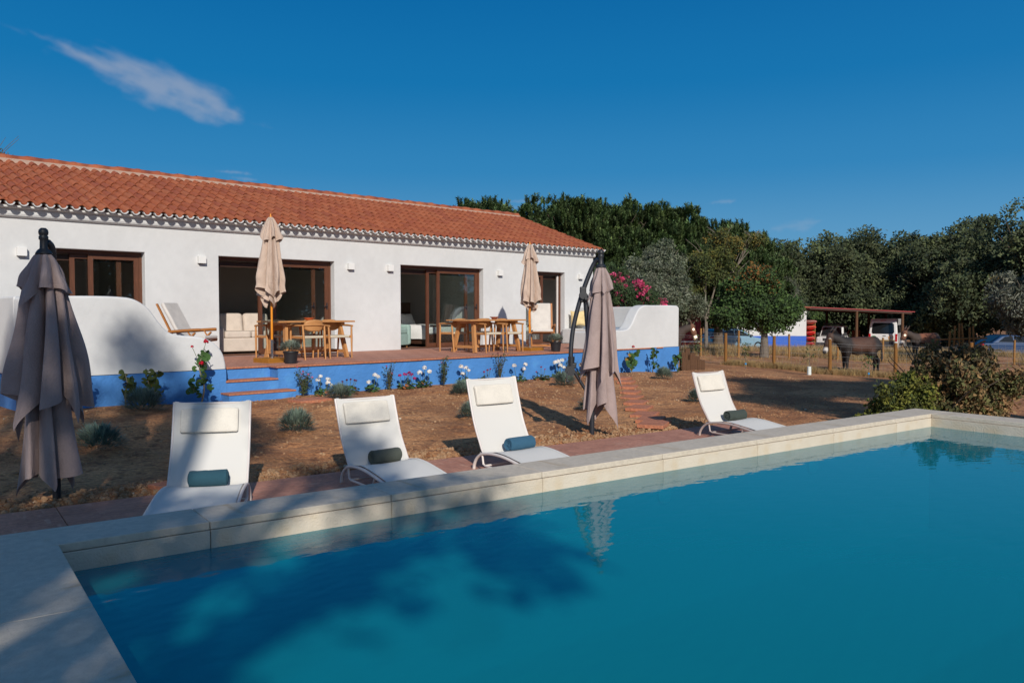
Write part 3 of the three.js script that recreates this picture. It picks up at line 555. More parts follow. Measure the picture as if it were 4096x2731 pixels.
{
  const b = thing('bench_wall', 'curved white parapet bench with blue base behind the dark closed parasol', 'bench wall');
  const top = smoothTop([[2.6, 1.84], [3.2, 1.85], [3.9, 1.845], [4.12, 1.81], [4.32, 1.68], [4.48, 1.46], [4.62, 1.31], [4.78, 1.255], [5.0, 1.235], [5.18, 1.2], [5.36, 1.1], [5.48, 0.95], [5.53, 0.76], [5.535, 0.69]]);
  part('front_wall', slabWall([[2.6, 0.69], [2.6, 1.3], [2.6, 1.78], [2.63, 1.835], ...top.slice(2)], 0.32), white, b).position.z = TZ;
  part('blue_base', box(5.535 - 2.598, FLOOR + 0.35, 0.324, (5.535 + 2.598) / 2, -0.36, TZ - 0.158, { r: 0.01 }), blue, b);
  part('side_wall', box(0.3, 1.84 - FLOOR, 3.19, 2.75, FLOOR, TZ - 0.32 - 1.595 + 0.006, { r: 0.03 }), white, b);
  part('side_base', box(0.304, FLOOR + 0.35, 3.2, 2.749, -0.36, TZ - 0.32 - 1.59), blue, b);
  part('seat', box(2.3, 0.45, 0.55, 4.06, FLOOR, TZ - 0.6, { r: 0.03 }), white, b);
  const c = thing('bench_wall', 'curved white parapet bench with blue base holding yellow cushions', 'bench wall');
  const top2 = smoothTop([[14.7, 1.16], [15.3, 1.16], [15.75, 1.165], [15.95, 1.2], [16.1, 1.33], [16.25, 1.55], [16.4, 1.71], [16.6, 1.785], [16.9, 1.79], [17.9, 1.79], [18.06, 1.775], [18.12, 1.72]]);
  part('front_wall', slabWall([[14.7, 0.69], [14.7, 1.1], [14.73, 1.15], ...top2.slice(2), [18.12, 1.2], [18.12, 0.69]], 0.32), white, c).position.z = TZ;
  part('blue_base', box(18.122 - 14.7, FLOOR + 0.4, 0.324, (18.122 + 14.7) / 2, -0.41, TZ - 0.158, { r: 0.01 }), blue, c);
  part('side_wall', box(0.3, 1.76 - FLOOR, 3.19, 17.97, FLOOR, TZ - 0.32 - 1.595 + 0.006, { r: 0.03 }), white, c);
  part('side_base', box(0.304, FLOOR + 0.4, 3.2, 17.972, -0.41, TZ - 0.32 - 1.59), blue, c);
  part('seat', merge([box(0.6, 0.44, 3.18, 17.53, FLOOR, TZ - 0.32 - 1.595, { r: 0.03 }), box(2.5, 0.44, 0.5, 15.98, FLOOR, TZ - 0.57, { r: 0.03 })]), white, c);
  part('seat_pad', merge([box(0.55, 0.06, 2.5, 17.53, 1.13, -14.2, { r: 0.02 }), box(2.0, 0.06, 0.45, 16.2, 1.132, TZ - 0.57, { r: 0.02 })]), cloth(0.3, 0.36, 0.44), c);
}
function pillow(w, h, t, seed = 1) {
  const g = sheet(18, 36, (u, v) => { const side = v < 0.5 ? 1 : -1, q = v < 0.5 ? v * 2 : (1 - v) * 2, x = (u - 0.5) * 2, y = (q - 0.5) * 2; const e = Math.max(0, (1 - x ** 4) * (1 - y ** 4)) ** 0.55; const pinch = 1 - 0.07 * (1 - Math.abs(x)) * (1 - 0) * Math.abs(y) ** 3; return Object.assign(V(x * w / 2 * (1 - 0.06 * (1 - y * y)), y * h / 2 * (1 - 0.06 * (1 - x * x)) * pinch, side * t / 2 * e * (1 + 0.12 * Math.sin(x * 4 + seed) * Math.sin(y * 5 + seed))), { tu: x * w, tv: y * h }); });
  return g;
}
{
  const a = whole('cushion', pillow(0.5, 0.42, 0.16), yellowCloth, 'pale yellow cushion standing in the corner of the white bench', 'cushion', [17.62, 1.42, -13.6], -1.3, 'cushions on the bench');
  a.rotation.set(-0.12, -1.35, 0.04, 'YXZ');
  const b = whole('cushion', pillow(0.46, 0.46, 0.15, 3), yellowCloth, 'straw yellow cushion at the house end of the bench, beside the parasol arm', 'cushion', [17.6, 1.43, -15.95], -1.2, 'cushions on the bench'); b.rotation.set(-0.12, -0.5, 0.03, 'YXZ');
  const c = whole('cushion', pillow(0.48, 0.44, 0.12, 5), navyCloth, 'dark patterned cushion hidden behind the yellow one', 'cushion', [17.72, 1.43, -13.82], -1.4); c.rotation.set(-0.15, -1.42, -0.05, 'YXZ');
}
// ---------------------------------------------------------------- sun loungers and towels
function makeLounger(label, pos, turn, topY, metal) {
  const t = thing('sun_lounger', label, 'sun lounger', pos, turn, 'sun loungers beside the pool');
  const w = 0.62, k = (topY - 0.22) / 0.68;
  const back = curve([[0, 0.22 + 0.68 * k, -0.14], [0, 0.22 + 0.5 * k, -0.085], [0, 0.22 + 0.26 * k, 0.0], [0, 0.22 + 0.1 * k, 0.09], [0, 0.21, 0.17], [0, 0.226, 0.25], [0, 0.242, 0.36], [0, 0.237, 0.52], [0, 0.21, 0.72], [0, 0.18, 0.92], [0, 0.165, 1.12], [0, 0.17, 1.26]], 60);
  const fab = sheet(16, 60, (u, v) => { const p = back[Math.round(v * 60)], e = 1 - (2 * u - 1) ** 2, end = v < 0.06 ? (0.06 - v) / 0.06 : 0; const q = V(0.012 + u * (w - 0.024), p.y - 0.012 * e - 0.016 * e * end, p.z - 0.006 * e); q.tu = u * w; q.tv = v * 1.9; return q; });
  part('sling', fab, sling, t);
  for (const [u0, u1] of [[0.0, 0.05], [0.95, 1.0]]) part('hem', sheet(2, 60, (u, v) => { const p = back[Math.round(v * 60)], q = back[Math.min(60, Math.round(v * 60) + 1)], o = back[Math.max(0, Math.round(v * 60) - 1)], uu = lerp(u0, u1, u), e = 1 - (2 * uu - 1) ** 2, L = Math.hypot(q.y - o.y, q.z - o.z), ny = (q.z - o.z) / L, nz = -(q.y - o.y) / L; const w3 = V(0.012 + uu * (w - 0.024), p.y - 0.012 * e + ny * 0.003, p.z - 0.006 * e + nz * 0.003); w3.tu = uu; w3.tv = v * 1.9; return w3; }), sling, t);
  const railPts = (x, dy) => back.map((p) => V(x, p.y + dy, p.z));
  for (const x of [0.006, w - 0.006]) {
    part('back_rail', limb(railPts(x, -0.006).slice(0, 27), 0.011, 8), metal, t);
    part('seat_frame', limb(curve([[x, 0.0, -0.01], [x, 0.07, 0.0], [x, 0.14, 0.045], [x, 0.19, 0.12], [x, 0.212, 0.22], [x, 0.222, 0.36], [x, 0.216, 0.52], [x, 0.188, 0.72], [x, 0.155, 0.92], [x, 0.125, 1.12], [x, 0.075, 1.24], [x, 0.0, 1.3]], 48), (s) => 0.0185, 10, true, 0.75), metal, t);
    part('leg', limb([V(x, 0.2, 0.14), V(x, 0.1, 0.16), V(x, 0.085, 0.2), V(x, 0.085, 0.62), V(x, 0.19, 0.68)], 0.011, 8), metal, t);
  }
  for (const [y, z] of [[0.088, 0.19], [0.2, 0.1], [0.13, 1.1], [0.2 + 0.68 * k, -0.15]]) part('crossbar', limb([V(0.01, y, z), V(w / 2, y, z), V(w - 0.01, y, z)], 0.01, 8), metal, t);
  const a0 = back[1], a1 = back[8], tilt = Math.atan2(a1.z - a0.z, a0.y - a1.y);
  const pil = part('head_pillow', uvBox(new RoundedBoxGeometry(0.46, 0.205, 0.036, 5, 0.016)), creamCloth, t); pil.position.set(w / 2 - 0.015, (a0.y + a1.y) / 2 - 0.002, (a0.z + a1.z) / 2 + 0.018); pil.rotation.x = -tilt;
  part('pillow_piping', limb([...Array(41)].map((_, i) => { const a = i / 40 * Math.PI * 2, c = Math.cos(a), s = Math.sin(a), q = (v, p) => Math.sign(v) * Math.abs(v) ** p; return V(q(c, 0.22) * 0.226, q(s, 0.22) * 0.099, 0.013); }), 0.003, 5, false), creamCloth, pil);
  return t;
}
const turnP = -POOL.th;
makeLounger('shaded white sling lounger nearest the dark parasol', [2.43, 0.01, -6.7], -0.55, 0.86, whiteMetal);
makeLounger('white sling lounger with a grey green rolled towel, partly in dappled shade', [3.89, 0.01, -6.47], turnP, 0.8, whiteMetal);
makeLounger('white sling lounger with a blue towel in full sun beside the mauve parasol', [5.22, 0.01, -6.14], turnP, 0.93, whiteMetal);
makeLounger('white sling lounger standing apart at the far end of the pool', [8.77, 0.01, -5.84], turnP, 0.83, taupeMetal);
function rolledTowel(seed, L = 0.31, R0 = 0.074) {
  const r = rng(seed), N = 84, turns = 3.2, out = [], inn = [], ph = r() * 6;
  for (let i = 0; i <= N; i++) { const q = i / N, a = q * turns * 6.283 + ph, rad = 0.016 + (R0 - 0.016) * q; out.push([Math.cos(a) * rad, Math.sin(a) * rad]); const ri = rad - 0.0135; inn.push([Math.cos(a) * ri, Math.sin(a) * ri]); }
  const sh = new THREE.Shape([...out, ...inn.reverse()].map((p) => new THREE.Vector2(...p)));
  const g = new THREE.ExtrudeGeometry(sh, { depth: L, steps: 10, bevelEnabled: true, bevelSize: 0.003, bevelThickness: 0.004, bevelSegments: 1 }).translate(0, 0, -L / 2), p = g.attributes.position;
  for (let i = 0; i < p.count; i++) { const x = p.getX(i), y = p.getY(i), z = p.getZ(i), rr = Math.hypot(x, y), n = (fbm(x * 18 + seed, z * 12 + y * 14, 0, seed, 3) - 0.5) * 0.016 * rr / R0; const e = 1 - 0.1 * Math.max(0, Math.abs(z) / (L / 2) - 0.75) * 4; p.setXYZ(i, x * (1 + n / Math.max(rr, 0.01)) * (e * 0.5 + 0.5), y * (1 + n / Math.max(rr, 0.01)) * 0.93, z + 0.006 * Math.sin(rr * 90 + seed) * Math.sign(z) * (Math.abs(z) > L * 0.45 ? 1 : 0)); }
  g.computeVertexNormals();
  return uvBox(g.rotateY(Math.PI / 2));
}
{
  const spots = [[0.29, 'dark teal rolled towel on the shaded lounger', [0.02, 0.075, 0.105], 0, 0], [0.3, 'grey green rolled towel on the half shaded lounger', [0.085, 0.095, 0.075], 1, 0.2], [0.31, 'blue rolled towel on the sunny lounger by the mauve parasol', [0.035, 0.115, 0.19], 2, 0.1], [0.3, 'dark green rolled towel on the lounger standing apart', [0.05, 0.065, 0.055], 3, -0.05]];
  const base = [[2.43, -6.7, -0.55], [3.89, -6.47, turnP], [5.22, -6.14, turnP], [8.77, -5.84, turnP]], lat = [0.33, 0.33, 0.4, 0.4];
  spots.forEach(([L, label, c, i, tw]) => { const [x, z, t] = base[i], lx = lat[i], lz = 0.235; whole('rolled_towel', rolledTowel(11 + i * 5, L), towel(...c), label, 'towel', [x + lx * Math.cos(t) + lz * Math.sin(t), 0.215 + 0.076, z - lx * Math.sin(t) + lz * Math.cos(t)], t + tw, 'rolled towels on the loungers'); });
}
// ---------------------------------------------------------------- closed parasols
// folded cloth hanging from a hub: n ribs, hem length by angle, folds that lean to one side and close over one another
function hungCloth({ n, long, short, rTop, rMax, lean, seed, square = true, gather = 0, nu = 224, nv = 44, bulge = 1, power = 0.7 }) {
  const r = rng(seed), ph = r() * 6.28, jit = [...Array(n)].map(() => 0.82 + 0.36 * r()), jl = [...Array(n)].map(() => (r() - 0.5) * 0.2);
  return sheet(nu, nv, (u, v) => {
    const a = u * n, k = Math.floor(a) % n, f = a - Math.floor(a), lobe = Math.sin(Math.PI * f), k2 = (k + 1) % n;
    const rib = (q) => (square ? (q % 2 ? short : long) : long) + jl[q];
    const tip = 1 - Math.abs(2 * f - 1);
    const hem = square ? lerp(short, long, k % 2 ? 0.12 + 0.2 * f : tip) + jl[k] * lobe : lerp(rib(k), rib(k2), sm(f)) - 0.08 * lobe;
    const s = v, y = -s * hem, open = rTop + (rMax - rTop) * (Math.pow(s, power) * bulge) * jit[k];
    const neck = gather ? 1 - gather * Math.exp(-(((s - 0.93) / 0.08) ** 2)) : 1;
    const rad = (rTop * (1 + 0.6 * s) + (open - rTop) * (0.12 + 0.88 * Math.pow(lobe, 0.9))) * neck * (1 + 0.05 * Math.sin(9 * s + k * 2.1) * lobe);
    const ang = (u * 2 * Math.PI) + ph + lean * Math.pow(s, 0.6) * Math.pow(lobe, 1.2) * (k % 2 ? 1 : 0.75) / n * 3;
    const p = V(rad * Math.cos(ang), y - 0.03 * lobe * s * Math.sin(k * 3), rad * Math.sin(ang)); p.tu = u * 3; p.tv = s * hem; return p;
  }, true);
}
function cantilever(label, pos, turn, seed, flip, wide, low = 1.86) {
  const t = thing('cantilever_parasol', label, 'parasol', pos, turn, 'closed cantilever parasols in the garden');
  // local x: away from the arm side
  part('post', limb([V(0, -0.1, 0), V(0, 0.5, 0), V(-0.04, 1.2, 0.0), V(-0.09, 1.84, 0)], 0.034, 12), blackMetal, t);
  part('mast', limb(curve([[-0.27, 0.93, 0.03], [-0.275, 1.1, 0.02], [-0.245, 1.4, 0.0], [-0.17, 1.72, -0.01], [-0.06, 2.05, -0.01], [0.03, 2.25, 0.0], [0.07, 2.29, 0.03]], 30), 0.029, 10), blackMetal, t);
  part('joint', merge([new THREE.CylinderGeometry(0.05, 0.05, 0.12, 14).rotateX(Math.PI / 2).translate(-0.12, 1.83, 0.01), box(0.08, 0.2, 0.08, -0.12, 1.74, 0, { r: 0.015 }), new THREE.CylinderGeometry(0.02, 0.02, 0.16, 10).rotateX(Math.PI / 2).translate(-0.09, 1.79, 0.03)]), darkPlastic, t);
  const cr = part('crank_housing', merge([new THREE.CylinderGeometry(0.062, 0.062, 0.1, 18).rotateX(Math.PI / 2).translate(-0.285, 0.87, 0.03), new THREE.CylinderGeometry(0.042, 0.036, 0.16, 12).translate(-0.27, 0.97, 0.03), box(0.07, 0.07, 0.07, -0.24, 0.9, 0.03, { r: 0.015 })]), darkPlastic, t);
  part('crank_handle', merge([limb([V(-0.31, 0.86, 0.09), V(-0.335, 0.8, 0.11), V(-0.325, 0.74, 0.12)], 0.009, 8), box(0.05, 0.022, 0.022, -0.32, 0.73, 0.12, { r: 0.008 })]), darkPlastic, cr);
  part('strut', limb([V(-0.26, 0.9, 0.02), V(-0.02, 0.52, 0)], 0.021, 8), blackMetal, t);
  part('hub', new THREE.LatheGeometry([[0, 0.24], [0.02, 0.238], [0.036, 0.222], [0.04, 0.2], [0.036, 0.178], [0.03, 0.172], [0.038, 0.165], [0.038, 0.14], [0.03, 0.132], [0.032, 0.06], [0.05, 0.045], [0.066, 0.02], [0.068, 0.008], [0.02, 0]].map((p) => new THREE.Vector2(...p)), 20).translate(0.1, 2.17, 0.06), darkPlastic, t);
  const can = part('canopy', hungCloth({ n: 8, long: 1.56, short: 1.18, rTop: 0.05, rMax: wide, lean: 1.5, seed, power: 0.62 }), mauve, t); can.position.set(0.1, 2.17, 0.06); can.rotation.y = flip;
  const skirt = part('canopy_lining', hungCloth({ n: 6, long: low, short: low - 0.26, rTop: 0.03, rMax: wide * 0.8, lean: -1.2, seed: seed + 4, power: 0.8 }), mauve, can); skirt.position.y = -0.1; skirt.rotation.y = 0.6;
  const vent = part('vent', hungCloth({ n: 8, long: 0.4, short: 0.3, rTop: 0.055, rMax: wide * 0.62, lean: 0.7, seed: seed + 9, nu: 128, nv: 16, bulge: 1 }), mauve, can); vent.position.y = 0.015;
  for (let k = 0; k < 8; k++) { const a = k / 8 * 6.283; part('rib', limb([V(0.03 * Math.cos(a), -0.05, 0.03 * Math.sin(a)), V(0.045 * Math.cos(a), -1.2, 0.045 * Math.sin(a))], 0.008, 5), blackMetal, can); }
  return t;
}
// arm lies to the viewer's side of the post
cantilever('mauve closed cantilever parasol standing in sunlit soil between the loungers', [7.76, 0.0, -6.79], -0.75, 5, 0.4, 0.235);
{ const c = cantilever('dark shaded closed cantilever parasol in front of the white curved bench wall', [1.83, 0.0, -7.72], -1.8, 23, 2.2, 0.33, 2.02); c.scale.setScalar(0.965); }
function marketParasol(label, pos, turn, seed, tipY) {
  const t = thing('market_parasol', label, 'parasol', pos, turn, 'closed canvas parasols on the terrace'), H = tipY - pos[1];
  part('stand', box(0.48, 0.085, 0.48, 0, 0, 0, { r: 0.006, grain: 0 }), baseWood, t);
  part('stand_tube', limb([V(0, 0.06, 0), V(0, 0.42, 0)], 0.026, 14), steel, t);
  part('pole', limb([V(0, 0.3, 0), V(0, H - 0.1, 0)], 0.0205, 14), poleWood, t);
  part('finial', new THREE.LatheGeometry([[0, 0.11], [0.008, 0.1], [0.014, 0.085], [0.01, 0.07], [0.02, 0.055], [0.028, 0.035], [0.026, 0.015], [0.03, 0]].map((p) => new THREE.Vector2(...p)), 16).translate(0, H - 0.11, 0), poleWood, t);
  part('clamp_knob', box(0.05, 0.03, 0.03, 0.04, 0.35, 0, { r: 0.008 }), darkPlastic, t);
  const can = part('canopy', hungCloth({ n: 8, long: 1.38, short: 1.38, square: false, rTop: 0.05, rMax: 0.265, lean: 0.9, seed, gather: 0.1, nu: 256, nv: 50 }), beigeCanvas, t); can.position.y = H - 0.12;
  const inner = part('canopy_hem', hungCloth({ n: 9, long: 1.46, short: 1.44, square: false, rTop: 0.05, rMax: 0.22, lean: 1.3, seed: seed + 3, gather: 0.45, nu: 180, nv: 40 }), beigeCanvas, can); inner.position.y = -0.06;
  const vent = part('vent', hungCloth({ n: 8, long: 0.46, short: 0.46, square: false, rTop: 0.035, rMax: 0.19, lean: 0.5, seed: seed + 7, nu: 144, nv: 16 }), beigeCanvas, can); vent.position.y = 0.05;
  return t;
}
marketParasol('beige closed canvas parasol on orange pole beside the potted lavender', [6.86, FLOOR, -13.8], 0.15, 31, 3.42);
marketParasol('beige closed canvas parasol on orange pole beside the white cushioned armchair', [13.45, FLOOR, -13.75], 0.1, 47, 3.3);
// ---------------------------------------------------------------- terrace furniture
function makeTable(label, pos, turn) {
  const t = thing('dining_table', label, 'table', pos, turn, 'wooden dining tables on the terrace');
  const top = part('tabletop', box(1.7, 0.012, 0.9, 0, 0.72, 0), oak, t);
  for (let k = 0; k < 6; k++) part('plank', box(1.704 - 0.01 * (k % 2), 0.032, 0.148, 0, 0.718, -0.375 + 0.15 * k, { r: 0.004, grain: 0 }), oak, top);
  for (const s of [-1, 1]) {
    for (const q of [-1, 1]) part('leg', beam(V(s * 0.6, 0.71, q * 0.24), V(s * 0.68, 0, q * 0.4), 0.1, 0.06, V(1, 0, 0)), oak, t);
    part('cross_rail', box(0.07, 0.06, 0.72, s * 0.665, 0.1, 0), oak, t); part('top_rail', box(0.08, 0.05, 0.74, s * 0.61, 0.665, 0), oak, t);
  }
  part('stretcher', box(1.26, 0.06, 0.04, 0, 0.1, 0), oak, t);
  return t;
}
const table = makeTable('wooden trestle table nearest the steps with an orange dish', [8.02, FLOOR + 0.003, -14.62], 0.02);
again(table, 'wooden trestle table in front of the middle glass door', [12.4, FLOOR + 0.003, -14.12], -0.02);
{
  const dish = new THREE.LatheGeometry([[0, 0], [0.05, 0], [0.06, 0.006], [0.1, 0.045], [0.115, 0.055], [0.11, 0.058], [0.09, 0.045], [0.05, 0.014], [0, 0.012]].map((p) => new THREE.Vector2(...p)), 28);
  whole('dish', dish, std({ color: lin(0.6, 0.13, 0.04), roughness: 0.4 }), 'orange clay dish on the table nearest the steps', 'dish', [8.12, FLOOR + 0.755, -14.7], 0, 'clay dishes on the tables');
  whole('dish', dish, std({ color: lin(0.38, 0.1, 0.05), roughness: 0.45 }), 'brown clay dish on the table before the middle glass door', 'dish', [12.85, FLOOR + 0.755, -14.35], 0, 'clay dishes on the tables');
}
const woodChair = (() => {
  const t = thing('dining_chair', '', 'chair', [0, 0, 0], 0, 'wooden dining chairs around the terrace tables');
  const leg = (x, z, top, ix, iz) => limb([V(x, 0, z), V(lerp(x, ix, 0.65), 0.44, lerp(z, iz, 0.65)), V(ix, top, iz)], [0.0145, 0.022, 0.018], 10);
  for (const s of [-1, 1]) { part('leg', leg(s * 0.25, 0.23, 0.64, s * 0.265, 0.2), oak, t); part('leg', leg(s * 0.225, -0.26, 0.66, s * 0.24, -0.2), oak, t); }
  for (const s of [-1, 1]) part('seat_rail', box(0.025, 0.05, 0.42, s * 0.235, 0.405, 0, { r: 0.006 }), oak, t);
  part('seat', uvBox(new RoundedBoxGeometry(0.44, 0.05, 0.42, 3, 0.02)).translate(0, 0.435, 0), rushSeat, t);
  part('arm_rail', limb(curve([[-0.265, 0.645, 0.24], [-0.275, 0.655, 0.1], [-0.27, 0.66, -0.08], [-0.23, 0.665, -0.2], [-0.12, 0.67, -0.255], [0, 0.672, -0.265], [0.12, 0.67, -0.255], [0.23, 0.665, -0.2], [0.27, 0.66, -0.08], [0.275, 0.655, 0.1], [0.265, 0.645, 0.24]], 48), 0.02, 10, true, 0.8), oak, t);
  part('backrest', sheet(20, 24, (u, v) => { // a rounded board bent round the sitter
    const a = v * Math.PI * 2, c = Math.cos(a), s = Math.sin(a), q = (x, p) => Math.sign(x) * Math.abs(x) ** p, rr = u < 0.5 ? u * 2 : (1 - u) * 2; const x = q(c, 0.55) * 0.215 * rr, y = q(s, 0.75) * 0.115 * rr; const p = V(x, 0.66 + y, -0.25 + 1.1 * x * x - 0.06 * y + (u < 0.5 ? -0.011 : 0.011)); p.tu = y * 2; p.tv = x; return p; }), oak, t);
  return t;
})();
{
  const A = [[7.84, -14.24, 0.05], [8.42, -14.22, -0.03], [7.55, -15.15, Math.PI], [8.3, -15.15, Math.PI + 0.05]];
  const LA = ['wooden dining chair with its back to the pool, beside the potted lavender', 'wooden dining chair backing the pool, right end of the orange dish table', 'wooden dining chair on the house side of the orange dish table, beside the sofa', 'wooden dining chair on the house side of the orange dish table, before closed glass'];
  const B = [[12.14, -13.76, 0.04], [12.74, -13.74, -0.03], [11.9, -14.7, Math.PI], [12.65, -14.7, Math.PI - 0.08]];
  const LB = ['wooden dining chair backing the pool, middle of the far table', 'wooden dining chair backing the pool, right end of the far table', 'wooden dining chair on the house side of the far table, behind its left legs', 'wooden dining chair on the house side of the far table, before white wall'];
  woodChair.position.set(A[0][0], FLOOR + 0.003, A[0][1]); woodChair.rotation.y = A[0][2] + Math.PI; woodChair.userData.label = LA[0];
  A.slice(1).forEach(([x, z, a], i) => again(woodChair, LA[i + 1], [x, FLOOR + 0.003, z], a + Math.PI));
  B.forEach(([x, z, a], i) => again(woodChair, LB[i], [x, FLOOR + 0.003, z], a + Math.PI));
}
function deckChair(label, pos, turn, rec) { // front towards +z
  const t = thing('folding_armchair', label, 'armchair', pos, turn, 'cushioned folding armchairs on the terrace');
  const top = V(0, 0.44 + 0.72 * Math.cos(rec), -0.18 - 0.72 * Math.sin(rec)), bot = V(0, 0.36, -0.16);
  for (const s of [-0.29, 0.29]) {
    part('back_post', beam(V(s, bot.y - 0.05, bot.z + 0.02), V(s, top.y, top.z), 0.028, 0.05, V(1, 0, 0)), teak, t);
    part('leg', beam(V(s * 0.95, 0.4, -0.02), V(s * 0.95, 0, 0.34), 0.028, 0.048, V(1, 0, 0)), teak, t);
    part('leg', beam(V(s * 1.05, 0.55, 0.2), V(s * 1.05, 0, -0.32), 0.028, 0.048, V(1, 0, 0)), teak, t);
    part('armrest', limb([V(s * 1.12, 0.56, -0.3), V(s * 1.12, 0.585, 0), V(s * 1.1, 0.6, 0.24), V(s * 1.08, 0.6, 0.3)], 0.03, 10, true, 0.45), teak, t);
    part('bracket', beam(V(s * 1.08, 0.58, 0.06), V(s * 1.02, 0.42, 0.16), 0.02, 0.03, V(1, 0, 0)), teak, t);
    part('seat_rail', beam(V(s, 0.34, -0.2), V(s, 0.4, 0.32), 0.028, 0.045, V(1, 0, 0)), teak, t);
  }
  for (const z of [-0.15, 0.0, 0.15, 0.3]) part('slat', box(0.58, 0.018, 0.07, 0, 0.355 + 0.06 * (z + 0.2) / 0.52, z), teak, t);
  part('crossbar', box(0.56, 0.035, 0.035, 0, 0.06, 0.3), teak, t); part('crossbar', box(0.56, 0.035, 0.035, 0, 0.06, -0.28), teak, t);
  part('seat_cushion', uvBox(new RoundedBoxGeometry(0.52, 0.07, 0.56, 4, 0.032)).rotateX(-0.1).translate(0, 0.435, 0.08), cushionCloth, t);
  part('back_cushion', uvBox(new RoundedBoxGeometry(0.52, 0.72, 0.07, 4, 0.032)).translate(0, 0.36, 0.055).rotateX(-rec).translate(0, bot.y + 0.07, bot.z), cushionCloth, t);
  return t;
}
deckChair('reclined wooden armchair with pale cushions above the curved bench wall', [5.8, FLOOR + 0.003, -14.8], 0.72, 0.5);
deckChair('upright wooden armchair with pale cushions before the narrow glass door', [14.5, FLOOR + 0.003, -14.4], -0.68, 0.2);
// ---------------------------------------------------------------- things inside the rooms
function sofa(name, label, w, mat, pos, turn) {
  const t = thing(name, label, 'sofa', pos, turn);
  part('base', box(w, 0.3, 0.8, 0, 0.06, 0, { r: 0.03 }), mat, t);
  for (const s of [-1, 1]) { part('arm', box(0.16, 0.54, 0.82, s * (w / 2 - 0.08), 0.06, 0.01, { r: 0.06 }), mat, t); for (const z of [-0.32, 0.32]) part('foot', limb([V(s * (w / 2 - 0.1), 0, z), V(s * (w / 2 - 0.1), 0.07, z)], 0.025, 10), oak, t); }
  const n = w > 1.2 ? 2 : 1, cw = (w - 0.34) / n;
  for (let k = 0; k < n; k++) { const x = -w / 2 + 0.17 + cw * (k + 0.5); part('seat_cushion', box(cw - 0.01, 0.16, 0.62, x, 0.35, 0.1, { r: 0.05 }), mat, t); part('back_cushion', box(cw - 0.01, 0.48, 0.2, x, 0.42, -0.24, { r: 0.08, rot: [-0.18, 0, 0] }), mat, t); }
  part('back', box(w - 0.02, 0.68, 0.14, 0, 0.06, -0.36, { r: 0.05 }), mat, t);
  return t;
}
sofa('sofa', 'beige two seat sofa just inside the open glass door', 1.5, sofaCloth, [7.95, FLOOR, -17.25], -0.12);
sofa('armchair', 'pale green armchair just inside the middle glass door', 1.0, tealCloth, [11.95, FLOOR, -17.5], 0.45);
{
  const th = whole('throw', (() => { const c = curve([[0, 0, 0.36], [0, 0.22, 0.34], [0, 0.29, 0.2], [0, 0.3, 0.0], [0, 0.27, -0.12], [0, 0.1, -0.14]], 30); return sheet(14, 30, (u, v) => { const p = c[Math.round(v * 30)]; return V((u - 0.5) * 0.28 + 0.02 * Math.sin(v * 7), p.y + 0.012 * Math.sin(u * 14 + v * 3), p.z + 0.012 * Math.cos(u * 11)); }); })(), bedding, 'cream throw draped over the arm of the pale green armchair', 'throw', [12.22, FLOOR + 0.32, -17.62], 0.45 + Math.PI / 2);
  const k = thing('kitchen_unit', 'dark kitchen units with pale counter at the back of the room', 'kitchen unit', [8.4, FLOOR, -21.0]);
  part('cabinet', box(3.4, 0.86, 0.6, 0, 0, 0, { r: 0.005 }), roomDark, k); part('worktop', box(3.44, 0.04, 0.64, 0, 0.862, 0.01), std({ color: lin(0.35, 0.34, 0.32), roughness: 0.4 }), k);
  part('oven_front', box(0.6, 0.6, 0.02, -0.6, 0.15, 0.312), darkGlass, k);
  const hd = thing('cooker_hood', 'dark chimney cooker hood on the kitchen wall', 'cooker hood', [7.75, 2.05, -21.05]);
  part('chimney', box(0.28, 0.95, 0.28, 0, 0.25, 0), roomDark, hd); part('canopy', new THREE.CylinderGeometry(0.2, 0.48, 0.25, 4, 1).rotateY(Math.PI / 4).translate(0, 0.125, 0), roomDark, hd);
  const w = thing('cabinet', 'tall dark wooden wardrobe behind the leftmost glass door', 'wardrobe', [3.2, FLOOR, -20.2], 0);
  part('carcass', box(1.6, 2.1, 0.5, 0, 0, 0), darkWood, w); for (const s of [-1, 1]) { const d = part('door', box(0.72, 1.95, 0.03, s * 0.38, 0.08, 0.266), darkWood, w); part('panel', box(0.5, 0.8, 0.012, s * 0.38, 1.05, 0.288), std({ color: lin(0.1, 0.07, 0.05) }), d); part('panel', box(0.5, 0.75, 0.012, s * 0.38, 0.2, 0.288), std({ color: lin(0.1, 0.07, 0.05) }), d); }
  const bed = (label, pos, turn, full) => {
    const b = thing('bed', label, 'bed', pos, turn);
    part('frame', box(1.5, 0.25, 2.0, 0, 0.08, 0), darkWood, b); part('mattress', box(1.46, 0.2, 1.96, 0, 0.33, 0, { r: 0.06 }), bedding, b);
    const du = part('duvet', sheet(24, 24, (u, v) => { const x = (u - 0.5) * 1.9, z = (v - 0.4) * 1.7, o = Math.max(0, Math.abs(x) - 0.72); return V(clamp(x, -0.78 - o * 0.1, 0.78 + o * 0.1), 0.56 - o * 1.6 + 0.03 * fbm(x * 4, z * 4, 0, 71, 3), z); }), bedding, b);
    for (const s of [-1, 1]) { const p = part('pillow', pillow(0.6, 0.42, 0.16, s), full ? bedding : cloth(0.12, 0.35, 0.5), b); p.position.set(s * 0.36, 0.7, -0.82); p.rotation.x = -0.5; }
    part('headboard', box(1.5, 1.1, 0.06, 0, 0.1, -1.05), darkWood, b);
  };
  bed('white bed behind the pane of the middle glass door', [13.4, FLOOR, -18.1], 0.2, true);
  bed('bed with a blue pillow behind the narrow glass door', [17.15, FLOOR, -18.6], -0.6, false);
}
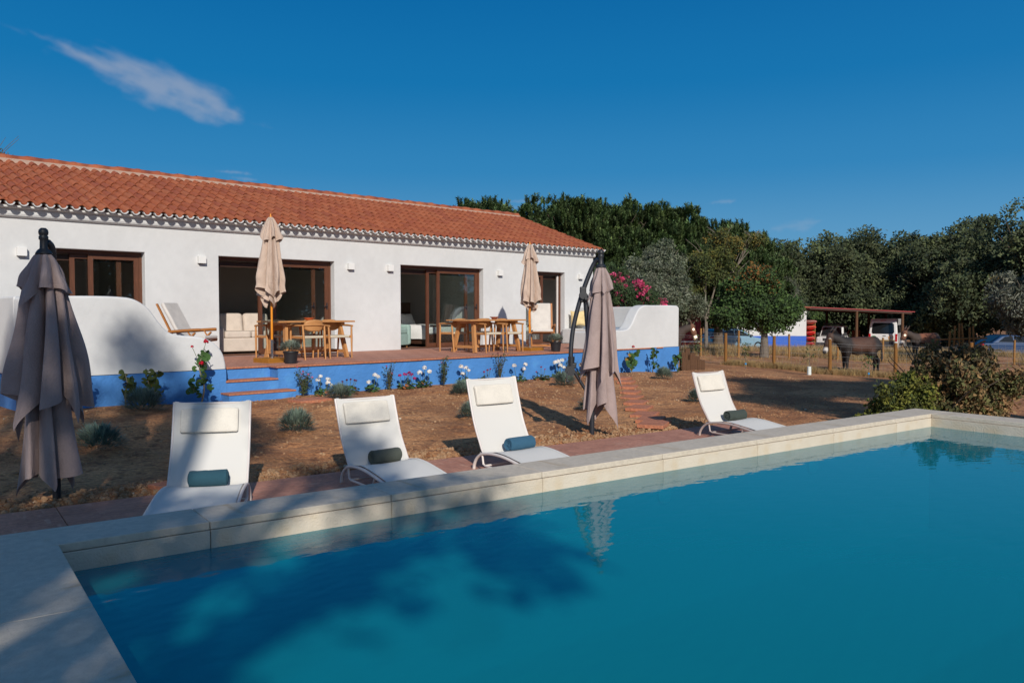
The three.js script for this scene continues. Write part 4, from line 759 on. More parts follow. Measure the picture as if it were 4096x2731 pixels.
// ---------------------------------------------------------------- small plants
function blade(L, w, bend = 0.2) { const g = new THREE.BufferGeometry(); g.setAttribute('position', new THREE.Float32BufferAttribute([-w / 2, 0, 0, w / 2, 0, 0, w * 0.42, L * 0.55, L * bend * 0.4, -w * 0.42, L * 0.55, L * bend * 0.4, 0, L, L * bend], 3)); g.setIndex([0, 1, 2, 0, 2, 3, 3, 2, 4]); g.computeVertexNormals(); return g; }
const shade = (c, r, k = 0.35) => { const f = 1 - k / 2 + k * r(); return [c[0] * f * (0.92 + 0.16 * r()), c[1] * f, c[2] * f * (0.92 + 0.16 * r())]; };
function colored(g, c) { g = clean(g); const n = g.attributes.position.count, a = new Float32Array(n * 3); for (let i = 0; i < n; i++) a.set(c, i * 3); g.setAttribute('color', new THREE.BufferAttribute(a, 3)); return g; }
const plantMat = phy({ roughness: 0.92, transmission: 0.25, thickness: 0, vertexColors: true, side: THREE.DoubleSide, specularIntensity: 0.5 });
const petalMat = phy({ roughness: 0.95, transmission: 0.3, thickness: 0, vertexColors: true, side: THREE.DoubleSide, specularIntensity: 0.3 });
const X4 = (p, e, s = 1) => new THREE.Matrix4().compose(p, new THREE.Quaternion().setFromEuler(new THREE.Euler(...e, 'YXZ')), typeof s === 'number' ? V(s, s, s) : s);
function spikyMound(seed, R, Hh, n, col, L = 0.085) {        // grey-green sprigs all round a low dome
  const r = rng(seed), list = [];
  for (let i = 0; i < n; i++) {
    const a = r() * 6.283, q = Math.sqrt(r()), el = Math.acos(q * 0.98), d = 0.55 + 0.45 * r() ** 0.4; const bx = Math.cos(a) * Math.cos(el) * R * d, bz = Math.sin(a) * Math.cos(el) * R * d, by = Math.sin(el) * Hh * d;
    const c = shade(col, r, 0.7);
    for (let k = 0; k < 3; k++) { const g = colored(blade(L * (0.7 + 0.6 * r()), 0.0085, 0.25), c); g.applyMatrix4(X4(V(bx + 0.02 * (r() - 0.5), by, bz + 0.02 * (r() - 0.5)), [(Math.PI / 2 - el) * 0.75 + 0.5 * (r() - 0.5), -a + Math.PI / 2 + 0.8 * (r() - 0.5), 0.5 * (r() - 0.5)])); list.push(g); }
  }
  return mergeGeometries(list, false);
}
const lavGeo = [spikyMound(1, 0.19, 0.21, 420, [0.19, 0.25, 0.2]), spikyMound(2, 0.2, 0.19, 420, [0.17, 0.24, 0.19]), spikyMound(3, 0.18, 0.22, 400, [0.2, 0.26, 0.2])];
{
  const L = [[3.95, -11.9, 1.35, 'large dark lavender mound behind the nearest lounger, below the climbing stems'], [2.78, -9.85, 1.25, 'lavender mound in deep shade just right of the dark parasol'], [5.05, -9.5, 1.2, 'lavender mound between the shaded lounger and the half shaded lounger'], [7.1, -11.85, 1.1, 'lavender mound behind the top left corner of the half shaded lounger'], [9.27, -11.2, 1.1, 'upper lavender mound left of the lounger with the blue towel'], [7.6, -9.0, 1.0, 'lower lavender mound left of the lounger with the blue towel'], [11.96, -11.2, 1.2, 'lavender mound between the blue towel lounger and the mauve parasol'], [9.75, -8.5, 1.15, 'lavender mound behind the foot of the mauve parasol'], [14.98, -10.95, 1.1, 'lavender mound before the blue base of the cushioned bench'], [12.05, -8.05, 1.05, 'lavender mound left of the lounger standing apart']];
  L.forEach(([x, z, s, label], i) => { const m = whole('lavender_bush', lavGeo[i % 3], plantMat, label, 'lavender', [x, groundY(x, z) - 0.015, z], i * 1.3, 'lavender mounds in the soil'); m.scale.setScalar(s); });
  for (const [x, z, label] of [[6.93, -13.22, 'potted lavender in a black pot beside the first parasol stand'], [13.62, -13.05, 'potted lavender in a dark pot behind the mauve parasol arm']]) {
    const t = thing('potted_lavender', label, 'potted plant', [x, FLOOR + 0.004, z], 0, 'potted lavender on the terrace');
    part('pot', new THREE.LatheGeometry([[0, 0], [0.1, 0], [0.104, 0.01], [0.128, 0.19], [0.138, 0.19], [0.14, 0.222], [0.13, 0.224], [0.118, 0.2], [0, 0.19]].map((p) => new THREE.Vector2(...p)), 28), darkPlastic, t);
    const f = part('foliage', spikyMound(x > 10 ? 8 : 7, 0.19, 0.17, 380, [0.27, 0.31, 0.24], 0.075), plantMat, t); f.position.y = 0.2;
  }
}
function roundLeaf(s) { const g = new THREE.CircleGeometry(s, 9, 0.35, 5.6), p = g.attributes.position; for (let i = 0; i < p.count; i++) { const d = Math.hypot(p.getX(i), p.getY(i)) / s; p.setZ(i, -0.22 * s * d * d + 0.06 * s * Math.sin(i * 2.4) * d); } g.computeVertexNormals(); return g; }
function flowerHead(r, R, col, n = 34) {                      // a ball of small petals
  const list = [];
  for (let i = 0; i < n; i++) { const a = r() * 6.283, el = Math.asin(lerp(-0.35, 1, r())); const d = V(Math.cos(a) * Math.cos(el), Math.sin(el), Math.sin(a) * Math.cos(el)); const g = colored(new THREE.CircleGeometry(R * (0.3 + 0.14 * r()), 5), shade(col, r, 0.25)); g.applyMatrix4(X4(d.clone().multiplyScalar(R * (0.75 + 0.2 * r())), [-el + 0.6 * (r() - 0.5), Math.PI / 2 - a + 0.6 * (r() - 0.5), 0])); list.push(g); }
  return list;
}
function geranium(seed, spread, hgt, heads, col, dense = 34, leafCol = [0.06, 0.13, 0.035]) { // returns leaves and flowers
  const r = rng(seed), lv = [], fl = [];
  for (let i = 0; i < dense; i++) { const a = r() * 6.283, d = spread * Math.sqrt(r()), y = hgt * (0.12 + 0.5 * r()) * (1 - 0.4 * d / spread), s = 0.03 + 0.018 * r(); const p = V(Math.cos(a) * d, y, Math.sin(a) * d); lv.push(colored(limb([V(0, 0, 0), V(p.x * 0.6, y * 0.7, p.z * 0.6), p], 0.004, 4, false), [0.12, 0.15, 0.05])); const c = r() < 0.06 ? [0.35, 0.12, 0.04] : shade(leafCol, r, 0.6); lv.push(colored(roundLeaf(s), c).applyMatrix4(X4(p, [-0.7 - 0.6 * r(), r() * 6.28, 0.4 * (r() - 0.5)]))); }
  for (const [x, y, z, R] of heads) { fl.push(...flowerHead(r, R, col).map((g) => g.translate(x, y, z))); lv.push(colored(limb([V(x * 0.2, 0.02, z * 0.2), V(x * 0.7, y * 0.5, z * 0.7), V(x, y, z)], 0.0045, 5, false), [0.12, 0.17, 0.06])); }
  return [mergeGeometries(lv, false), fl.length ? mergeGeometries(fl, false) : null];
}
function rose(seed, hgt, spread, stems, leaves, leafCol, blooms, bc) { // thin upright stems with small leaves
  const r = rng(seed), lv = [], fl = [];
  for (let k = 0; k < stems; k++) {
    const a = r() * 6.283, d = spread * (0.25 + 0.75 * r()), h = hgt * (0.55 + 0.45 * r()), top = V(Math.cos(a) * d, h, Math.sin(a) * d * 0.6), mid = V(top.x * 0.35, h * 0.55, top.z * 0.35), c = curve([V(0, 0, 0), mid, top], 12);
    lv.push(colored(limb(c, (s) => 0.005 * (1 - 0.6 * s), 4, false), [0.12, 0.1, 0.05]));
    for (let i = 0; i < leaves; i++) { const p = c[2 + Math.floor(r() * 11)], o = V(r() - 0.5, 0.4 * (r() - 0.3), r() - 0.5).multiplyScalar(0.09 * (1.2 - p.y / hgt * 0.6)); const g = colored(blade(0.026 + 0.018 * r(), 0.02, 0.2), shade(leafCol, r, 0.7)); lv.push(g.applyMatrix4(X4(p.clone().add(o), [r() * 3, r() * 6.28, r() * 2]))); }
    if (k < blooms) fl.push(...flowerHead(r, 0.022, bc, 14).map((g) => g.translate(top.x, top.y, top.z)));
  }
  return [mergeGeometries(lv, false), fl.length ? mergeGeometries(fl, false) : null];
}
function plant(name, label, category, [lv, fl], x, z, turn, group, s = 1) {
  const t = thing(name, label, category, [x, groundY(x, z) - 0.01, z], turn, group); t.scale.setScalar(s);
  part('foliage', lv, plantMat, t); if (fl) part('blossom', fl, petalMat, t); return t;
}
{
  const W = [0.82, 0.78, 0.72], G = 'flowers along the blue terrace base', zz = -12.5;
  plant('rose_bush', 'airy rose bush with tiny pink blooms right of the blue steps', 'rose', rose(3, 0.52, 0.2, 22, 18, [0.07, 0.1, 0.035], 6, [0.6, 0.12, 0.2]), 6.78, zz, 0, G);
  plant('geranium', 'white geranium right of the airy rose bush by the steps', 'geranium', geranium(5, 0.13, 0.3, [[-0.1, 0.3, 0.04, 0.045], [-0.03, 0.36, 0, 0.04], [0.09, 0.24, 0.06, 0.05], [0.12, 0.3, 0, 0.045], [0.16, 0.2, 0.04, 0.03]], W), 7.14, zz, 0, G);
  plant('geranium', 'low dark red geranium behind the lavender nearest the steps', 'geranium', geranium(7, 0.19, 0.28, [[-0.12, 0.24, 0, 0.02], [-0.03, 0.26, 0, 0.022], [0.05, 0.27, 0, 0.02], [0.12, 0.25, 0.02, 0.022], [0.17, 0.24, 0, 0.02]], [0.16, 0.02, 0.05], 40), 7.67, zz, 0, G);
  plant('geranium', 'small white geranium with two blooms at different heights', 'geranium', geranium(9, 0.13, 0.28, [[0.06, 0.31, 0, 0.05], [0.11, 0.28, 0.03, 0.04], [-0.11, 0.19, 0.05, 0.045]], W), 8.18, zz, 0, G);
  plant('rose_bush', 'tall sparse rose bush left of the magenta geranium', 'rose', rose(11, 0.58, 0.19, 18, 13, [0.075, 0.09, 0.04], 2, [0.45, 0.06, 0.12]), 8.56, zz, 0.5, G);
  plant('geranium', 'bushy magenta geranium between two rose bushes', 'geranium', geranium(13, 0.17, 0.3, [[-0.14, 0.27, 0, 0.035], [-0.05, 0.29, 0.03, 0.035], [0.03, 0.28, 0.02, 0.04], [0.08, 0.31, 0, 0.035], [0.14, 0.27, 0, 0.035], [0.17, 0.2, 0.04, 0.035]], [0.42, 0.03, 0.14], 46), 8.93, zz, 0, G);
  plant('geranium', 'white geranium with three round blooms beside the magenta one', 'geranium', geranium(15, 0.15, 0.3, [[-0.13, 0.3, 0.03, 0.055], [0.02, 0.39, 0, 0.05], [0.13, 0.31, 0, 0.05]], W, 42), 9.36, zz, 0, G);
  plant('rose_bush', 'leafy rose bush with arching stems behind the blue towel lounger', 'rose', rose(17, 0.6, 0.24, 18, 20, [0.06, 0.095, 0.035], 1, [0.6, 0.2, 0.25]), 9.85, zz, 1, G);
  plant('geranium', 'white geranium with clustered blooms just left of the blue towel lounger top', 'geranium', geranium(19, 0.14, 0.3, [[-0.07, 0.36, 0, 0.05], [0.06, 0.33, 0, 0.05], [0.1, 0.28, 0.04, 0.04], [-0.07, 0.22, 0.05, 0.045]], W), 10.36, zz, 0, G);
  plant('geranium', 'low reddish geranium behind the pillow of the blue towel lounger', 'geranium', geranium(21, 0.2, 0.3, [[-0.08, 0.25, 0.04, 0.025], [0.05, 0.28, 0, 0.025], [0.13, 0.3, 0, 0.02]], [0.35, 0.03, 0.1], 40, [0.07, 0.1, 0.04]), 10.95, zz, 0, G);
  plant('rose_bush', 'tallest thin rose bush above the pillow of the blue towel lounger', 'rose', rose(23, 0.72, 0.2, 16, 14, [0.06, 0.085, 0.04], 1, [0.55, 0.12, 0.2]), 11.35, zz, 2, G);
  plant('geranium', 'white geranium with three spaced blooms right of the blue towel lounger', 'geranium', geranium(25, 0.17, 0.3, [[-0.14, 0.36, 0, 0.055], [0.12, 0.28, 0.03, 0.05], [0.2, 0.37, 0, 0.05]], W), 11.9, zz, 0, G);
  plant('geranium', 'low geranium with small red buds between two white ones', 'geranium', geranium(27, 0.19, 0.28, [[0.0, 0.3, 0, 0.022], [0.12, 0.24, 0, 0.02], [-0.15, 0.2, 0, 0.02]], [0.4, 0.03, 0.06], 44, [0.07, 0.11, 0.035]), 12.58, zz, 0, G);
  plant('geranium', 'white geranium with five crowded blooms left of the mauve parasol crank', 'geranium', geranium(29, 0.18, 0.3, [[-0.12, 0.36, 0, 0.06], [-0.02, 0.38, 0, 0.055], [0.1, 0.4, 0, 0.055], [0, 0.29, 0.05, 0.055], [0.12, 0.24, 0.04, 0.045]], W, 42), 13.15, zz, 0, G);
  plant('rose_bush', 'small rose bush behind the strut of the mauve parasol', 'rose', rose(33, 0.5, 0.2, 14, 16, [0.06, 0.085, 0.04], 3, [0.5, 0.15, 0.25]), 13.55, zz, 0, G);
  plant('geranium', 'pale blooming geranium beneath the strut of the mauve parasol', 'geranium', geranium(31, 0.2, 0.3, [[-0.05, 0.26, 0, 0.06], [0.08, 0.3, 0, 0.06], [0.17, 0.26, 0, 0.05]], [0.7, 0.55, 0.4], 46, [0.1, 0.1, 0.03]), 13.95, zz, 0, G);
  // tall single-stemmed ones
  const tall = (seed, h, nl, red, col = [0.055, 0.12, 0.03]) => {
    const r = rng(seed), lv = [], fl = []; const main = curve([V(0, 0, 0), V(0.04, h * 0.3, 0.03), V(-0.02, h * 0.62, 0), V(0.03, h * 0.85, 0.02)], 16), side = curve([V(0.02, h * 0.12, 0.02), V(-0.1, h * 0.25, 0.04), V(-0.2, h * 0.4, 0.03)], 10);
    lv.push(colored(limb(main, (s) => 0.014 * (1 - 0.55 * s), 7, false), [0.3, 0.26, 0.17]), colored(limb(side, (s) => 0.008 * (1 - 0.5 * s), 6, false), [0.28, 0.25, 0.15]));
    for (let i = 0; i < nl; i++) { const c = i % 4 === 0 ? side : main, p = c[Math.min(c.length - 1, Math.floor((0.35 + 0.65 * r()) * c.length))].clone().add(V(0.2 * (r() - 0.5), 0.1 * (r() - 0.4), 0.16 * (r() - 0.3))); lv.push(colored(roundLeaf(0.04 + 0.04 * r()), r() < 0.1 ? [0.3, 0.17, 0.03] : shade(col, r, 0.7)).applyMatrix4(X4(p, [-0.9 + 1.1 * r(), r() * 6.28, 0.6 * (r() - 0.5)]))); }
    for (const [x, y, z, R] of red) { fl.push(...flowerHead(r, R, [0.55, 0.008, 0.03], 30).map((g) => g.translate(x, y, z))); lv.push(colored(limb([main[12], V(x, y, z)], 0.004, 5, false), [0.12, 0.16, 0.05])); }
    return [mergeGeometries(lv, false), fl.length ? mergeGeometries(fl, false) : null];
  };
  const TG = 'tall geraniums against the bench walls';
  plant('tall_geranium', 'tall geranium with bright red blooms against the curved bench wall', 'geranium', tall(41, 0.95, 34, [[0.08, 0.99, 0.03, 0.045], [-0.02, 0.66, 0.08, 0.04], [-0.14, 0.92, 0.03, 0.025]]), 4.98, -12.42, 0, TG);
  plant('tall_geranium', 'flowerless tall geranium in shade left of the red blooming one', 'geranium', tall(43, 0.62, 24, [], [0.09, 0.12, 0.03]), 4.2, -12.4, 0.5, TG);
  plant('tall_geranium', 'second flowerless geranium in shade, nearer the dark parasol', 'geranium', tall(45, 0.6, 18, [], [0.09, 0.12, 0.03]), 3.88, -12.42, 2.2, TG);
  plant('tall_geranium', 'geranium with small red buds half behind the dark parasol', 'geranium', tall(47, 0.55, 16, [[0.05, 0.55, 0.05, 0.02], [-0.03, 0.5, 0.05, 0.018]], [0.07, 0.1, 0.03]), 3.25, -12.4, 1, TG);
  plant('tall_geranium', 'tall geranium with one red bloom right of the mauve parasol', 'geranium', tall(49, 0.6, 40, [[0.05, 0.66, 0.03, 0.04]]), 15.68, -12.45, 0, TG);
  plant('tall_geranium', 'flowerless geranium in the middle of the cushioned bench base', 'geranium', tall(51, 0.68, 30, []), 16.55, -12.45, 0.8, TG);
  plant('tall_geranium', 'flowerless geranium at the right end of the cushioned bench base', 'geranium', tall(53, 0.58, 22, []), 17.6, -12.45, 0, TG);
}
// ---------------------------------------------------------------- trees
function cluster(seed, n, R, L, w, up = 0) {               // a clump of leaves about the origin
  const r = rng(seed), list = [];
  for (let i = 0; i < n; i++) { const d = V(r() - 0.5, r() - 0.5, r() - 0.5).normalize().multiplyScalar(R * Math.cbrt(r())); const g = blade(L * (0.7 + 0.6 * r()), w * (0.7 + 0.6 * r()), 0.15); g.translate(0, -L / 2, 0); g.applyMatrix4(X4(d, [up ? 0.5 * (r() - 0.5) : r() * 6.28, r() * 6.28, up ? 0.6 * (r() - 0.5) : r() * 6.28])); list.push(clean(g)); }
  return mergeGeometries(list, false);
}
function candle(seed, n, Hh, R, w) {                       // upright pine shoot: needles round a stem
  const r = rng(seed), list = [];
  for (let i = 0; i < n; i++) { const y = Hh * r(), a = r() * 6.283, g = blade(R * (0.8 + 0.5 * r()) * 1.5, w, 0.1); g.applyMatrix4(X4(V(0, y, 0), [0.7 + 0.5 * r(), a, 0])); list.push(clean(g)); }
  return mergeGeometries(list, false);
}
const leafA = leafMat(), pineMat = leafMat(0.95, 0.12);
const G_oak = [cluster(1, 22, 0.5, 0.2, 0.13), cluster(2, 22, 0.5, 0.2, 0.13)], G_near = cluster(3, 22, 0.24, 0.085, 0.055), G_olive = cluster(4, 22, 0.22, 0.12, 0.036), G_shade = cluster(5, 16, 0.3, 0.12, 0.075), G_pine = candle(6, 30, 0.34, 0.12, 0.055), G_bush = cluster(7, 16, 0.1, 0.06, 0.036), G_long = cluster(8, 22, 0.22, 0.16, 0.026);
function crownSpots(r, blobs, count, { lobe = 0.36, lobes = 16, size = [0.8, 1.3], col, top, fill = 0.25, low = -0.7 }) {
  const L = [], spots = []; let tot = 0;
  for (const [x, y, z, rx, ry, rz] of blobs) {
    const list = []; for (let k = 0; k < lobes; k++) { const a = r() * 6.283, s = lerp(low, 1, r()), c = Math.sqrt(1 - s * s), f = 0.62 + 0.3 * r(), lr = lobe * (0.65 + 0.7 * r()); list.push([x + rx * c * Math.cos(a) * f, y + ry * s * f, z + rz * c * Math.sin(a) * f, rx * lr, ry * lr, rz * lr]); }
    tot += (rx * ry + rz * ry + rx * rz); L.push([tot, list, [x, y, z, rx, ry, rz]]);
  }
  const ys = blobs.map((b) => b[1] + b[4]), yb = blobs.map((b) => b[1] - b[4]), y1 = Math.max(...ys), y0 = Math.min(...yb);
  for (let i = 0; i < count; i++) {
    const q = r() * tot, [, list, b] = L.find((l) => l[0] >= q), e = r() < fill ? b : list[Math.floor(r() * list.length)];
    const d = V(r() - 0.5, r() - 0.42, r() - 0.5).normalize(), f = e === b ? 0.75 * Math.cbrt(r()) : 0.55 + 0.5 * r();
    const x = e[0] + d.x * e[3] * f, y = e[1] + d.y * e[4] * f, z = e[2] + d.z * e[5] * f;
    let c = shade(r() < 0.5 ? col[0] : col[1], r, 0.8); if (top && r() < top[1] * sstep(0.55, 1, (y - y0) / (y1 - y0))) c = shade(top[0], r, 0.5);
    spots.push([x, y, z, lerp(size[0], size[1], r()), lin(...c), 1]);
  }
  return spots;
}
function makeTree(name, label, pos, { trunkR, blobs, geo, mat = leafA, count, opts, seed, group, barkMat = bark, stems = 1, flat = 0.2, category = 'tree', twigs = 0 }) {
  const t = thing(name, label, category, pos, 0, group), r = rng(seed);
  const mid = blobs.reduce((a, b) => a.add(V(b[0], b[1], b[2])), V(0, 0, 0)).divideScalar(blobs.length), low = Math.min(...blobs.map((b) => b[1] - b[4] * 0.5));
  const fork = V(mid.x * 0.4 + flat * (r() - 0.5), Math.max(0.3, low * 0.9), mid.z * 0.4 + flat * (r() - 0.5)), list = [];
  part('trunk', limb(curve([V(0, -0.25, 0), V(flat * 0.4 * (r() - 0.5), fork.y * 0.4, flat * 0.4 * (r() - 0.5)), fork], 12), (s) => trunkR * (1.25 - 0.55 * s + 0.3 * Math.max(0, 0.2 - s)), 12), barkMat, t);
  for (const [x, y, z, rx, ry, rz] of blobs) {
    const end = V(x, y + ry * 0.3, z), c = curve([fork.clone().add(V(0, -0.1, 0)), V(lerp(fork.x, x, 0.5) + 0.3 * (r() - 0.5), lerp(fork.y, end.y, 0.42), lerp(fork.z, z, 0.5) + 0.3 * (r() - 0.5)), end], 10);
    list.push(limb(c, (s) => trunkR * 0.6 * (1 - 0.75 * s), 8, false));
    for (let k = 0; k < 6; k++) { const a = r() * 6.283, e = r() - 0.2, b = c[4 + Math.floor(r() * 6)]; list.push(limb(curve([b, V(lerp(b.x, x + rx * 0.8 * Math.cos(a), 0.5), lerp(b.y, y + ry * e, 0.6), lerp(b.z, z + rz * 0.8 * Math.sin(a), 0.5)), V(x + rx * 0.85 * Math.cos(a), y + ry * e * 0.9, z + rz * 0.85 * Math.sin(a))], 8), (s) => trunkR * 0.28 * (1 - 0.8 * s), 6, false)); }
  }
  for (let k = 0; k < twigs; k++) { const b = blobs[k % blobs.length], a = r() * 6.283, tip = V(b[0] + b[3] * 0.9 * Math.cos(a), b[1] + b[4] * (1.0 + 0.45 * r()), b[2] + b[5] * 0.9 * Math.sin(a)); list.push(limb(curve([V(b[0], b[1], b[2]), V(lerp(b[0], tip.x, 0.4), lerp(b[1], tip.y, 0.6), lerp(b[2], tip.z, 0.4)), tip], 8), (s) => 0.025 * (1 - 0.7 * s), 5, false)); }
  part('branches', merge(list), barkMat, t);
  const spots = crownSpots(r, blobs, count, opts);
  const geos = Array.isArray(geo) ? geo : [geo];
  geos.forEach((g, i) => scatter('crown', g, mat, spots.filter((_, k) => k % geos.length === i).map((s) => (opts.upright ? [...s, [0.45 * (r() - 0.5), r() * 6.28, 0.45 * (r() - 0.5)]] : s)), t));
  return t;
}
const E3 = (list) => list; // ellipsoids: centre and half axes
// stone pines behind the house
{
  const pines = [['stone pine showing just above the ridge end', [31.2, -36.3], 3.6, 4.55, 3.9], ['stone pine left of the tallest pine crown', [33.4, -32.2], 3.6, 4.3, 3.5], ['stone pine with the tallest crown behind the house end', [35.6, -29.6], 3.7, 4.05, 3.3], ['stone pine between the tallest crown and the bare twigs', [38.4, -28.0], 3.6, 3.85, 3.4], ['stone pine sloping down to the right beside the oaks', [41.2, -26.2], 3.3, 3.5, 3.4]];
  pines.forEach(([label, [x, z], cy, top, rad], i) => {
    const g = groundBase(x, z), q = top + 3.3 - g, r = rng(600 + i);
    const blobs = [], Y = cy + top - g; // crown reaches Y above the foot
    for (let k = 0; k < 11; k++) { const a = k * 2.4 + i, f = k < 3 ? 0.28 : 0.62 + 0.25 * r(), br = 1.25 + 0.5 * r(); blobs.push([rad * f * Math.cos(a), Y - br - (k < 3 ? 0.3 * r() : 0.5 + 1.2 * f * f * r() + (k % 3) * 1.0), rad * f * Math.sin(a), br * 1.15, br, br * 1.15]); }
    blobs.push([0, Y * 0.5, 0, rad, Y * 0.3, rad]);
    makeTree('stone_pine', 'dense rounded ' + label, [x, g, z], { trunkR: 0.28, blobs, geo: G_pine, mat: pineMat, count: 7600, seed: 611 + i, group: 'stone pines behind the house', opts: { lobe: 0.3, lobes: 22, size: [0.75, 1.25], col: [[0.125, 0.185, 0.06], [0.075, 0.12, 0.04]], fill: 0.06, upright: true, low: -0.6 } });
  });
}
// cork oaks beyond the paddock
{
  const oaks = [['cork oak behind the white shed roof', 65.0, -36.0, 7.6, 4.2], ['cork oak above the white off-road car', 68.4, -33.6, 8.2, 4.6], ['cork oak above the middle carport post', 72.2, -32.0, 9.0, 4.9], ['cork oak above the van', 73.3, -28.0, 8.0, 4.4], ['cork oak right of the carport', 71.7, -24.0, 8.2, 4.2], ['tall cork oak left of the tallest one', 75.2, -23.0, 9.4, 4.8], ['tallest cork oak near the right edge', 67.0, -17.6, 9.0, 4.8], ['broad cork oak at the right edge', 68.5, -13.0, 8.5, 5.0], ['low cork oak in front of the tall ones', 68.0, -21.0, 5.6, 3.6], ['low cork oak behind the brown donkeys', 66.5, -16.0, 5.4, 3.6], ['distant cork oak seen over the shed', 82.0, -45.0, 8.6, 5.5], ['distant cork oak behind the van roof', 88.0, -36.0, 8.8, 5.5], ['distant cork oak behind the tallest one', 90.0, -24.0, 9.0, 5.5], ['cork oak beyond the right edge', 63.5, -8.5, 7.6, 4.6], ['distant cork oak left of the white shed', 66.0, -44.0, 7.6, 5.0], ['low cork oak filling the gap behind the carport', 70.0, -29.5, 5.0, 3.8]];
  oaks.forEach(([label, x, z, top, rad], i) => {
    const g = groundBase(x, z), h = top - g, r = rng(700 + i), blobs = [];
    const n = 6; for (let k = 0; k < n; k++) { const a = k / n * 6.283 + r(), f = 0.5 + 0.25 * r(); blobs.push([rad * f * Math.cos(a), h * (0.38 + 0.26 * r()), rad * f * Math.sin(a), rad * 0.52, h * 0.24, rad * 0.52]); }
    blobs.push([0.3 * rad * (r() - 0.5), h * 0.76, 0.3 * rad * (r() - 0.5), rad * 0.6, h * 0.24, rad * 0.6]); blobs.push([0, h * 0.3, 0, rad * 0.75, h * 0.22, rad * 0.75]);
    makeTree('cork_oak', label.startsWith('distant') || label.startsWith('low') || label.startsWith('tall') || label.startsWith('broad') ? label : 'dark ' + label, [x, g, z], { trunkR: 0.32, blobs, geo: G_oak, count: 2300, seed: 720 + i, group: 'cork oaks beyond the paddock', opts: { lobe: 0.42, lobes: 12, size: [0.75, 1.3], col: [[0.1, 0.122, 0.05], [0.052, 0.07, 0.03]], fill: 0.15 } });
  });
}
{
  makeTree('olive_tree', 'silvery olive tree behind the white bench wall', [27.0, groundBase(27, -20), -20.0], { trunkR: 0.16, blobs: [[0, 2.6, 0, 1.35, 1.2, 1.3], [0.3, 3.7, -0.2, 0.95, 0.95, 0.9], [-0.7, 2.0, 0.5, 1.0, 0.9, 0.9], [0.9, 1.9, 0.3, 0.95, 0.95, 0.9], [-0.9, 2.9, -0.6, 0.7, 0.8, 0.7]], geo: G_olive, count: 2600, seed: 801, opts: { lobe: 0.4, lobes: 12, size: [0.7, 1.2], col: [[0.2, 0.22, 0.15], [0.08, 0.1, 0.055]], fill: 0.12 }, barkMat: greyBark });
  makeTree('olive_tree', 'grey olive tree rising behind the white shed wall', [59.5, groundBase(59.5, -33), -33.0], { trunkR: 0.18, blobs: [[0, 3.2, 0, 1.8, 1.7, 1.8], [0.6, 4.6, 0.2, 1.4, 1.3, 1.4], [-0.9, 2.2, 0.4, 1.5, 1.2, 1.5], [1.2, 2.4, 0.8, 1.4, 1.2, 1.4]], geo: G_olive, count: 3000, seed: 803, opts: { lobe: 0.36, lobes: 16, size: [0.8, 1.4], col: [[0.15, 0.165, 0.12], [0.08, 0.095, 0.06]] }, barkMat: greyBark });
  makeTree('pear_tree', 'round leafy fruit tree with a stout trunk in the paddock', [30.1, groundBase(30.1, -17), -17.0], { trunkR: 0.17, blobs: [[-0.2, 2.2, -0.3, 1.2, 0.95, 1.15], [0.4, 1.55, 0.35, 0.8, 0.6, 0.75], [-0.85, 1.75, -0.9, 0.9, 0.75, 0.85], [-0.1, 2.95, -0.2, 0.8, 0.75, 0.75], [0.65, 1.9, 0.6, 0.6, 0.55, 0.55], [-0.6, 2.7, -0.6, 0.9, 0.7, 0.9]], geo: G_near, count: 3600, seed: 805, twigs: 8, opts: { lobe: 0.34, lobes: 18, size: [0.8, 1.35], col: [[0.07, 0.125, 0.03], [0.045, 0.085, 0.025]], top: [[0.26, 0.12, 0.03], 0.4] }, barkMat: greyBark });
  makeTree('sparse_tree', 'thin yellowing tree with bare twigs left of the leafy fruit tree', [34.4, groundBase(34.4, -22.6), -22.6], { trunkR: 0.1, blobs: [[0, 4.2, 0, 1.2, 1.2, 1.2], [-1.1, 3.2, -0.9, 1.1, 1.2, 1.1], [0.7, 5.1, 0.5, 0.9, 0.9, 0.9], [1.0, 3.2, 0.8, 0.95, 0.95, 0.95], [-1.0, 2.3, -0.9, 0.9, 0.8, 0.9], [1.8, 5.5, 1.5, 0.5, 0.45, 0.5]], geo: G_near, count: 1500, seed: 807, twigs: 26, opts: { lobe: 0.3, lobes: 12, size: [0.7, 1.2], col: [[0.12, 0.13, 0.03], [0.07, 0.095, 0.03]], top: [[0.2, 0.15, 0.03], 0.4] }, barkMat: greyBark });
  makeTree('grey_leaved_tree', 'pale grey leaved tree cut by the right picture edge', [34.6, groundBase(34.6, -8.6), -8.6], { trunkR: 0.12, blobs: [[0, 2.5, 0, 1.2, 1.2, 1.2], [-0.2, 1.6, 0.3, 1.0, 0.8, 1.0], [0.7, 3.0, 0.8, 1.0, 1.0, 1.0]], geo: G_olive, count: 2300, seed: 809, opts: { lobe: 0.34, lobes: 16, size: [0.8, 1.3], col: [[0.21, 0.22, 0.17], [0.11, 0.12, 0.08]], top: [[0.3, 0.2, 0.05], 0.1] }, barkMat: greyBark });
  const ol = makeTree('oleander', 'oleander shrub full of pink blossom behind the white bench', [20.1, groundBase(20.1, -16.0), -16.0], { category: 'shrub', trunkR: 0.05, blobs: [[0, 1.9, 0, 0.75, 0.65, 0.75], [-0.5, 2.4, -0.4, 0.55, 0.6, 0.5], [0.5, 1.6, 0.45, 0.6, 0.5, 0.6], [0, 0.9, 0, 0.8, 0.7, 0.8]], geo: G_long, count: 1400, seed: 811, opts: { lobe: 0.36, lobes: 14, size: [0.7, 1.1], col: [[0.06, 0.1, 0.035], [0.04, 0.07, 0.025]] } });
